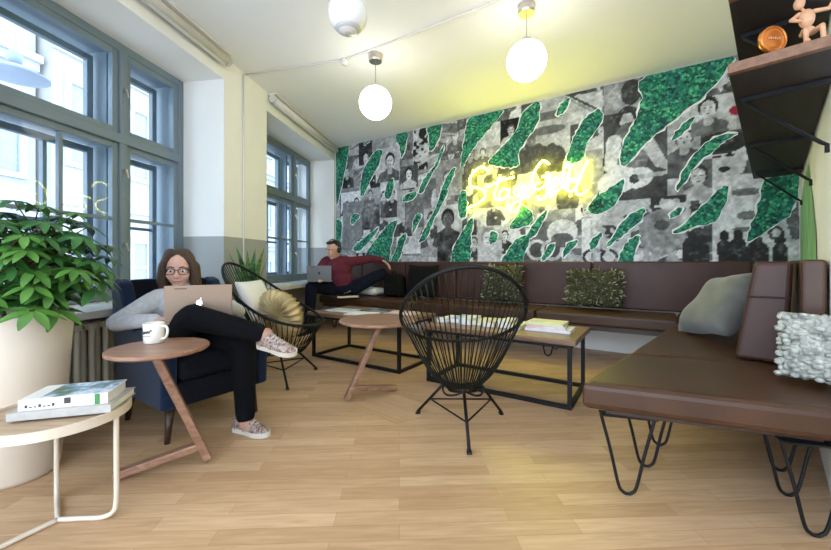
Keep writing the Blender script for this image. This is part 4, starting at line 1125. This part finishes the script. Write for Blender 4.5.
book(on_ct(ctA, .87, .30, .0125), RZB+.25, .24, .18, .008, covers[5], 'rose-toned magazine on top of the warm-coloured magazine', 'magazine')
lab = ['white paperback', 'blue paperback', 'pale paperback', 'lime paperback', 'white hardback', 'dark paperback', 'warm paperback']
for i in range(7):
    cv = [covers[0], covers[1], covers[0], covers[4], covers[2], covers[0], covers[4]][i]
    x = .04+.098*i
    book(on_ct(ctB, x+.02, .26+(.02 if i % 2 else -.01)), RZB+PI/2+.04*((i % 3)-1), .24, .086, .028+.008*(i % 3), cv,
         ['slim white book at the window end of the row behind the string chair', 'blue-patterned book second in the row behind the string chair', 'thick white book third in the row behind the string chair',
          'lime green book fourth in the row behind the string chair', 'warm-coloured book fifth in the row behind the string chair', 'white book sixth in the row behind the string chair', 'lime green book last in the row behind the string chair'][i],
         group='books laid in a row on the near coffee table')
gs = 'stack of books on the end of the near coffee table'
book(on_ct(ctB, .86, .27), RZB+.02, .30, .21, .018, covers[0], 'wide white book at the bottom of the stack on the near coffee table', group=gs)
book(on_ct(ctB, .84, .27, .0185), RZB+.09, .26, .19, .020, covers[5], 'rose and white book in the middle of the stack on the near coffee table', group=gs)
book(on_ct(ctB, .84, .28, .039), RZB-.03, .25, .18, .018, covers[4], 'lime-topped book on top of the stack on the near coffee table', group=gs)
# papers on the window sill
for i, (k, y, w, cv, lb) in enumerate(((.55, .12, .30, covers[0], 'white magazine on the window sill nearest the seated man'), (1.02, .10, .30, covers[1], 'pale blue magazine in the middle of the far window sill'), (1.52, .12, .28, covers[0], 'white magazine on the far window sill nearest the snake plant'))):
    book(lwp(k, y, SILL+.001), RZL+.2*(i-1), w, .21, .014, cv, lb, 'magazine')
# mug
q = V((-1.185, 1.672, .5555)); t = thing('mug', 'cream mug with dark lettering standing on the round walnut table', 'mug', q, math.radians(-10))
b = MB(); b.lathe([(.0, 0), (.036, 0), (.040, .004), (.042, .088), (.040, .09), (.037, .088), (.035, .008), (.0, .007)], 32); obj('cup', b, M['ceramic'], t, smooth=True)
b = MB(); b.tube(smooth_path([(.038, 0, .074), (.062, 0, .076), (.071, 0, .055), (.062, 0, .026), (.038, 0, .018)], 5), .0055, 8); obj('handle', b, M['ceramic'], t, smooth=True)
b = MB()
def mug_pt(a_, z): w = math.radians(-90+a_); return (.0428*math.cos(w), .0428*math.sin(w), z)
path = [(-38, .058), (-34, .040), (-30, .060), (-24, .044), (-18, .052), (-14, .044), (-8, .056), (-4, .046), (3, .058), (8, .046), (14, .060), (20, .048), (28, .064), (34, .056)]
b.tube(smooth_path([mug_pt(*p) for p in path], 4), .0016, 5); b.tube(smooth_path([mug_pt(a_, .036+.002*math.sin(a_)) for a_ in range(-20, 34, 6)], 3), .0012, 5)
obj('script_lettering', b, M['ink'], t)

# ---------------------------------------------------------------- laptops
def laptop(name, label, hinge, nrm, W, D, Ht, tilt, m, logo):
    """hinge: middle of the hinge line; nrm: horizontal direction the back of the lid faces"""
    nrm = V(nrm).normalized(); rz = math.atan2(nrm.y, nrm.x)+PI/2       # local -y = nrm
    t = thing(name, label, 'laptop', hinge, rz)
    b = MB(); b.box((-W/2, .006, -.016), (W/2, D, -.002)); o = obj('keyboard_base', b, m, t, bevel=.004)
    b = MB()
    for i in range(12):
        for j in range(5): b.box((-W*.42+i*W*.07, .03+j*.02, -.0018), (-W*.42+i*W*.07+W*.058, .03+j*.02+.016, -.0006))
    obj('keys', b, M['keys'], o)
    X = rotx(tilt)
    b = MB(); b.box((-W/2, -.0045, 0), (W/2, .0035, Ht)); xf(b, X); l = obj('lid', b, m, t, bevel=.003)
    b = MB(); b.box((-W/2+.012, .0036, .014), (W/2-.012, .0042, Ht-.01)); xf(b, X); obj('screen', b, M['screen'], l)
    s = Ht*.085
    b = MB(); b.lathe([(.0, -.0003), (s, -.0003), (s, .0003), (.0, .0003)], 24)
    b.v = [(x*(.92 if x < 0 else (.92 if x < s*.55 else .80)), y*(1.05 if y > 0 else 1.02)*(1-.10*(abs(x) < s*.3)), z) for x, y, z in b.v]
    b.prism([(.004, s*1.15), (.010, s*1.55), (s*.45, s*1.75), (s*.30, s*1.30)], -.0003, .0003)
    xf(b, X @ Matrix.Translation((0, -.0052, Ht*.5)) @ rotx(PI/2)); obj('logo', b, logo, l)
    b = MB(); b.box((-W*.36, -.0052, Ht*.90), (-W*.18, -.0046, Ht*.925)); xf(b, X); obj('sticker', b, M['ink'], l)
    return t
laptop('laptop', 'gold laptop with a lit white logo on the lap of the woman in the armchair', V((-1.162, 1.985, .608)), (.47, -.88, 0), .315, .20, .190, .10, M['gold_alu'], M['logo_white'])
laptop('laptop', 'dark grey laptop on the lap of the man on the bench', V((-1.215, 4.66, .685)), (.15, -.98, 0), .30, .21, .19, .12, M['grey_alu'], M['plastic_black'])
# ---------------------------------------------------------------- people
def axes(fwd, up=V((0, 0, 1))):
    f = V(fwd).normalized(); r = f.cross(V(up)).normalized(); return r, f, r.cross(f).normalized()   # x = their right
def head_parts(mb, c, A, s=1.):
    P = lambda x, y, z: c+A[0]*(x*s)+A[1]*(y*s)+A[2]*(z*s)
    E_ = lambda x, y, z, r: mb.ell(P(x, y, z), tuple(q*s for q in r), 18, 12, F=A)
    E_(0, -.012, .030, (.074, .092, .083)); E_(0, .022, -.030, (.059, .066, .078)); E_(0, .052, -.086, (.030, .030, .025))
    for q in (-1, 1):
        E_(q*.034, .056, -.030, (.028, .024, .030)); E_(q*.076, -.006, -.012, (.012, .022, .032)); E_(q*.033, .070, .018, (.026, .014, .011)); E_(q*.012, .094, -.036, (.010, .011, .009))
    mb.cap(P(0, .084, .004), .009*s, P(0, .104, -.032), .012*s)
    E_(0, .084, -.060, (.023, .011, .007)); E_(0, .083, -.070, (.019, .011, .007))
    return P
def face_parts(P, A, root, O, s, brow):
    for q in (-1, 1):
        b = MB(); b.ell(P(q*.032, .0775, .000), .0115*s, 14, 10); e = obj('eye', b, M['eye'], root, smooth=True, origin=O)
        b = MB(); b.ell(P(q*.031, .0862, -.002), (.0062*s, .0045*s, .0068*s), 10, 8, F=A); obj('iris', b, M['iris'], e, smooth=True, origin=O)
        b = MB(); b.tube([P(q*.012, .088, .020), P(q*.032, .087, .025), P(q*.054, .074, .018)], [.003*s, .0038*s, .002*s], 6); obj('eyebrow', b, brow, root, origin=O)
    b = MB(); b.tube(smooth_path([P(-.022, .087, -.064), P(0, .096, -.062), P(.022, .087, -.064)], 4), .0042*s, 8); obj('lips', b, M['lips'], root, smooth=True, origin=O)
def hand(mb, wrist, d, pn, s=1., curl=.5, side=1):
    """wrist point, direction of the fingers, palm normal, thumb on side*(d x pn)"""
    d = V(d).normalized(); pn = V(pn); pn = (pn-d*pn.dot(d)).normalized(); x = d.cross(pn)*side
    for k, o in enumerate((-.027, -.009, .009, .026)):
        mb.cap(wrist+d*.015*s+x*o*.7*s, .013*s, wrist+d*.085*s+x*o*s, .0105*s)
        L = (.034, .044, .047, .040)[k]*s
        p0 = wrist+d*.088*s+x*o*s; d1 = (d+pn*curl*.5).normalized(); p1 = p0+d1*L; d2 = (d+pn*curl*1.4).normalized(); p2 = p1+d2*L*.7; d3 = (d+pn*curl*2.6).normalized(); p3 = p2+d3*L*.5
        mb.cap(p0, .0098*s, p1, .0088*s); mb.cap(p1, .0088*s, p2, .008*s); mb.cap(p2, .008*s, p3, .0068*s)
    t0 = wrist+d*.03*s+x*.026*s; t1 = t0+(d*.7+x*.75+pn*.2).normalized()*.042*s; t2 = t1+(d+x*.2+pn*.35).normalized()*.034*s
    mb.cap(t0, .013*s, t1, .0105*s); mb.cap(t1, .0105*s, t2, .0085*s)
def shoe(root, O, heel, toe, up, L=.255, m_up=None, label=None):
    heel = V(heel); f = (V(toe)-heel).normalized(); up = V(up); up = (up-f*up.dot(f)).normalized(); r = f.cross(up)
    P = lambda x, y, z: heel+r*x+f*y+up*z
    outl = [(-.028, 0), (-.036, .04), (-.033, .10), (-.042, .17), (-.038, .22), (-.018, .252), (.012, .254), (.036, .225), (.046, .17), (.034, .10), (.035, .04), (.026, 0)]
    k = L/.255
    pts = smooth_path([V((x, y*k, 0)) for x, y in outl], 3, True); n = len(pts); b = MB()
    vs = [P(p.x, p.y, 0) for p in pts]+[P(p.x*1.03, p.y, .024) for p in pts]
    b.add(vs, [tuple(range(n)), tuple(range(2*n-1, n-1, -1))]+[(i, n+i, n+(i+1) % n, (i+1) % n) for i in range(n)])
    b.mi = 0
    up_ = MB(); secs = [(.0, .030, .085, .020), (.03, .036, .098, .018), (.08, .034, .092, .018), (.12, .036, .076, .018), (.165, .041, .060, .018), (.205, .038, .048, .018), (.235, .026, .038, .018), (.25, .010, .028, .018)]
    vs = []; fs = []; nn = 14
    for y, w, h, z0 in secs:
        for j in range(nn):
            a_ = PI*j/(nn-1); cx_ = .002*(y > .1)
            vs.append(P(cx_+w*math.cos(a_)*1.0, y*k, z0+(h-z0)*max(0., math.sin(a_))**.8))
    for i in range(len(secs)-1):
        for j in range(nn-1): fs.append((i*nn+j, i*nn+j+1, (i+1)*nn+j+1, (i+1)*nn+j))
    fs.append(tuple(range(nn))); fs.append(tuple(range((len(secs)-1)*nn, len(secs)*nn)))
    up_.add(vs, fs)
    o = obj('shoe', up_, m_up, root, smooth=True, origin=O, label=label)
    obj('sole', b, M['sole'], o, origin=O)
    la = MB()
    for i in range(4):
        y = .10+.022*i; h = .086-.0085*i*1.0
        la.tube([P(-.020, y*k, h-.010), P(0, (y+.006)*k, h+.001), P(.022, y*k, h-.010)], .0028, 6)
    obj('laces', la, M['sole'], o, origin=O)
    return o
floral = pic_mat('floral_canvas', [(.06, .02, .02), (.22, .12, .10), (.42, .35, .30), (.12, .05, .05), (.45, .40, .36)], 38)

# ---- woman in the armchair
f0 = V((.83, -.56, 0)).normalized(); L0 = V((-f0.y, f0.x, 0))
HB = V((-1.375, 2.225, .475))
wo = thing('person', 'woman with long brown hair and glasses sitting in the navy armchair with crossed legs', 'person', (HB.x, HB.y, .43))
O = Matrix.Translation(wo.location)
HC = V((-1.463, 2.285, .880)); HA = axes(V((.40, -.90, -.16)))
neck = V((-1.465, 2.320, .738)); chest = V((-1.432, 2.285, .640)); belly = V((-1.395, 2.25, .545))
TA = axes(f0); TF = (TA[0], (V((f0.x, f0.y, .30))).normalized(), (V((-f0.x*.30, -f0.y*.30, 1))).normalized())
shR = V((-1.535, 2.165, .690)); shL = V((-1.355, 2.425, .690))
elR = V((-1.625, 2.010, .590)); wrR = V((-1.405, 1.985, .607))
elL = V((-1.15, 2.38, .60)); wrL = V((-1.10, 2.15, .655))
hipR = HB-L0*.088; hipL = HB+L0*.088
knR = V((-1.150, 1.905, .635)); anR = V((-.835, 1.955, .545))
knL = V((-.955, 2.045, .465)); anL = V((-.915, 1.985, .10))
def body_limbs(mb, k, torso=True, arms=True, legs=True, d=0.):
    if torso:
        mb.ell(HB+V((0, 0, .0)), (.155+d, .115+d, .105+d), 18, 12, F=TF); mb.ell(belly, (.135+d, .098+d, .13+d), 18, 12, F=TF); mb.ell(chest, (.158+d, .105+d, .135+d), 18, 12, F=TF)
        mb.cap(shR.lerp(neck, .18), .058+d, shL.lerp(neck, .18), .058+d)
    if arms:
        mb.cap(shR, .054+d, elR, .043+d); mb.cap(elR, .043+d, wrR, .030+d); mb.cap(shL, .054+d, elL, .043+d); mb.cap(elL, .043+d, wrL, .030+d)
    if legs:
        mb.cap(hipR, .082+d, knR, .060+d); mb.cap(knR, .058+d, anR, .040+d); mb.cap(hipL, .082+d, knL, .062+d); mb.cap(knL, .060+d, anL, .040+d)
b = MB(); P = head_parts(b, HC, HA, 1.)
b.cap(HC+HA[1]*-.02+HA[2]*-.07, .048, neck, .054)
body_limbs(b, 1., d=-.010)
hand(b, wrR, V((.97, .12, .10)), V((0, 0, -1)), .92, .35, -1); hand(b, wrL, V((-.35, -.95, .0)), V((0, 0, -1)), .92, .35, 1)
fused('body', b, M['skin_w'], wo, O, .0052, 3)
face_parts(P, HA, wo, O, 1., M['hair_w'])
# sweater
b = MB(); body_limbs(b, 1, legs=False, d=.006); b.cap(neck+V((.005, -.01, -.02)), .064, neck+V((.003, -.006, .015)), .058)
fused('sweater', b, M['sweater'], wo, O, .007, 5)
# trousers
b = MB(); b.ell(HB, (.168, .128, .108), 18, 12, F=TF); body_limbs(b, 1, torso=False, arms=False, d=.010)
fused('trousers', b, M['jeans_black'], wo, O, .007, 4)
# socks and shoes
for a_, k_ in ((anR, knR), (anL, knL)):
    d = (a_-k_).normalized(); b = MB(); b.cap(a_-d*.02, .038, a_+d*.045, .036); obj('sock', b, M['sock'], wo, smooth=True, origin=O)
shoe(wo, O, (-.985, 2.022, .002), (-.76, 1.935, .002), (0, 0, 1), .228, floral)
shoe(wo, O, (-.838, 1.985, .470), (-.60, 1.925, .425), (.12, -.30, .95), .222, floral)
# hair
b = MB()
E_ = lambda x, y, z, r: b.ell(P(x, y, z), r, 18, 12, F=HA)
E_(0, -.026, .042, (.087, .094, .084)); E_(0, -.050, -.02, (.082, .066, .10))
for q in (-1, 1):
    b.cap(P(q*.040, .030, .100), .030, P(q*.080, .026, .020), .024); b.cap(P(q*.080, .026, .020), .026, P(q*.090, .016, -.07), .030); b.cap(P(q*.090, .016, -.07), .030, P(q*.080, .010, -.150), .022)
    b.cap(P(q*.07, -.05, .0), .04, P(q*.085, -.035, -.13), .032)
fused('hair', b, M['hair_w'], wo, O, .006, 4)
# glasses
g = MB()
for q in (-1, 1):
    pts = [P(q*(.034+.024*sx), .101-.006*abs(sx), .017*sz-.003) for sx, sz in ((-1, .8), (0, 1), (1, .9), (1.05, 0), (.85, -.8), (0, -1), (-.8, -.8), (-1, 0))]
    g.tube(smooth_path(pts, 3, True), .0024, 6, closed=True); g.tube([P(q*.059, .096, .006), P(q*.079, .06, .006), P(q*.083, -.005, .002)], .0022, 6)
g.tube([P(-.011, .102, .004), P(0, .106, .008), P(.011, .102, .004)], .0022, 6)
obj('glasses', g, M['plastic_black'], wo, smooth=True, origin=O)

# ---- man on the bench
g0 = V((-.30, -.95, 0)).normalized(); ML = V((.95, -.30, 0)).normalized()
HB = V((-.985, 5.02, .545))
ma = thing('person', 'man in a maroon sweater with headphones sitting on the bench by the far window', 'person', (HB.x, HB.y, .45))
O = Matrix.Translation(ma.location)
HC = V((-1.105, 4.985, 1.085)); HA = axes(V((-.62, -.74, -.26)))
neck = V((-1.075, 5.03, .965)); chest = V((-1.045, 5.035, .845)); belly = V((-1.01, 5.03, .67))
TF = axes(g0, V((-.12, 0, 1)))
shL = neck+ML*.185+V((0, 0, -.045)); shR = neck-ML*.175+V((0, 0, -.045))
elL = V((-.63, 5.13, .965)); wrL = V((-.455, 5.06, .945))
elR = V((-1.335, 4.93, .735)); wrR = V((-1.235, 4.80, .715))
hipL = HB+ML*.09; hipR = HB-ML*.09
knL = V((-.455, 5.03, .760)); anL = V((-.815, 4.86, .535))
knR = V((-1.335, 4.74, .600)); anR = V((-1.345, 4.62, .10))
def man_limbs(mb, torso=True, arms=True, legs=True, d=0.):
    if torso:
        mb.ell(HB, (.165+d, .125+d, .105+d), 18, 12, F=TF); mb.ell(belly, (.155+d, .115+d, .16+d), 18, 12, F=TF); mb.ell(chest, (.185+d, .118+d, .155+d), 18, 12, F=TF)
        mb.cap(shR.lerp(neck, .15), .068+d, shL.lerp(neck, .15), .068+d)
    if arms:
        mb.cap(shR, .062+d, elR, .050+d); mb.cap(elR, .050+d, wrR, .035+d); mb.cap(shL, .062+d, elL, .050+d); mb.cap(elL, .050+d, wrL, .035+d)
    if legs:
        mb.cap(hipR, .088+d, knR, .066+d); mb.cap(knR, .064+d, anR, .044+d); mb.cap(hipL, .088+d, knL, .066+d); mb.cap(knL, .064+d, anL, .044+d)
b = MB(); P = head_parts(b, HC, HA, 1.08); b.cap(HC+HA[1]*-.02+HA[2]*-.07, .056, neck, .062); man_limbs(b, d=-.010)
hand(b, wrL, V((.75, -.45, -.45)), V((-.3, -.2, -.9)), 1.05, .5, 1); hand(b, wrR, V((.25, -.95, -.05)), V((0, 0, -1)), 1.0, .4, -1)
fused('body', b, M['skin_m'], ma, O, .0065, 3)
face_parts(P, HA, ma, O, 1.08, M['hair_m'])
b = MB(); man_limbs(b, legs=False, d=.008); b.cap(neck+V((0, 0, -.03)), .074, neck+V((0, 0, .005)), .064); fused('sweater', b, M['maroon'], ma, O, .009, 5)
b = MB(); b.ell(HB, (.18, .14, .10), 18, 12, F=TF); man_limbs(b, torso=False, arms=False, d=.012); fused('trousers', b, M['jeans_navy'], ma, O, .009, 4)
b = MB()
E_ = lambda x, y, z, r: b.ell(P(x, y, z), r, 18, 12, F=HA)
E_(0, -.030, .050, (.082, .090, .075)); E_(0, -.062, .0, (.070, .046, .06)); E_(0, .040, .098, (.058, .042, .024))
fused('hair', b, M['hair_m'], ma, O, .007, 4)
b = MB(); b.tube(smooth_path([P(.088, -.01, .0), P(.090, -.012, .07), P(.058, -.014, .116), P(0, -.015, .131), P(-.058, -.014, .116), P(-.090, -.012, .07), P(-.088, -.01, .0)], 5), .0075, 8)
h_ = obj('headphones', b, M['plastic_black'], ma, smooth=True, origin=O)
for q in (-1, 1):
    b = MB(); b.ell(P(q*.092, -.006, -.012), (.018, .033, .038), 14, 10, F=HA); obj('ear_cup', b, M['plastic_black'], h_, smooth=True, origin=O)
shoe(ma, O, anR+V((.02, .06, -.098)), anR+V((-.06, -.20, -.098)), (0, 0, 1), .28, M['jeans_black'])
shoe(ma, O, anL+V((.05, .03, -.078)), anL+V((-.17, -.11, -.078)), (0, 0, 1), .28, M['jeans_black'])
# ---------------------------------------------------------------- light and camera
w = bpy.data.worlds.new('overcast_sky'); SC.world = w; w.use_nodes = True
bg = w.node_tree.nodes['Background']; bg.inputs[0].default_value = (.71, .84, 1.0, 1); bg.inputs[1].default_value = 3.6
def lamp_light(px, py, d, power):
    q = ray(px, py)*d; l = bpy.data.lights.new('pendant_bulb', 'POINT'); l.energy = power; l.color = (1, .90, .74); l.shadow_soft_size = .16
    o = bpy.data.objects.new('pendant_bulb', l); link(o); o.location = (q.x, q.y, CAMZ+q.z-.0)
cam = bpy.data.cameras.new('camera'); co = bpy.data.objects.new('camera', cam); link(co)
co.location = (0, 0, CAMZ); co.rotation_euler = (PI/2, 0, 0)
cam.sensor_width = 36; cam.lens = 36*FPX/831; cam.shift_y = -(275-CY)/831; cam.clip_start = .05; cam.clip_end = 200
SC.camera = co
SC.view_settings.view_transform = 'Standard'; SC.view_settings.look = 'None'; SC.view_settings.exposure = .58; SC.view_settings.gamma = 1.
SC.view_settings.use_curve_mapping = False
SC.cycles.max_bounces = 8; SC.cycles.diffuse_bounces = 5; SC.cycles.use_denoising = True; SC.cycles.sample_clamp_indirect = 6.
SC.cycles.transparent_max_bounces = 12
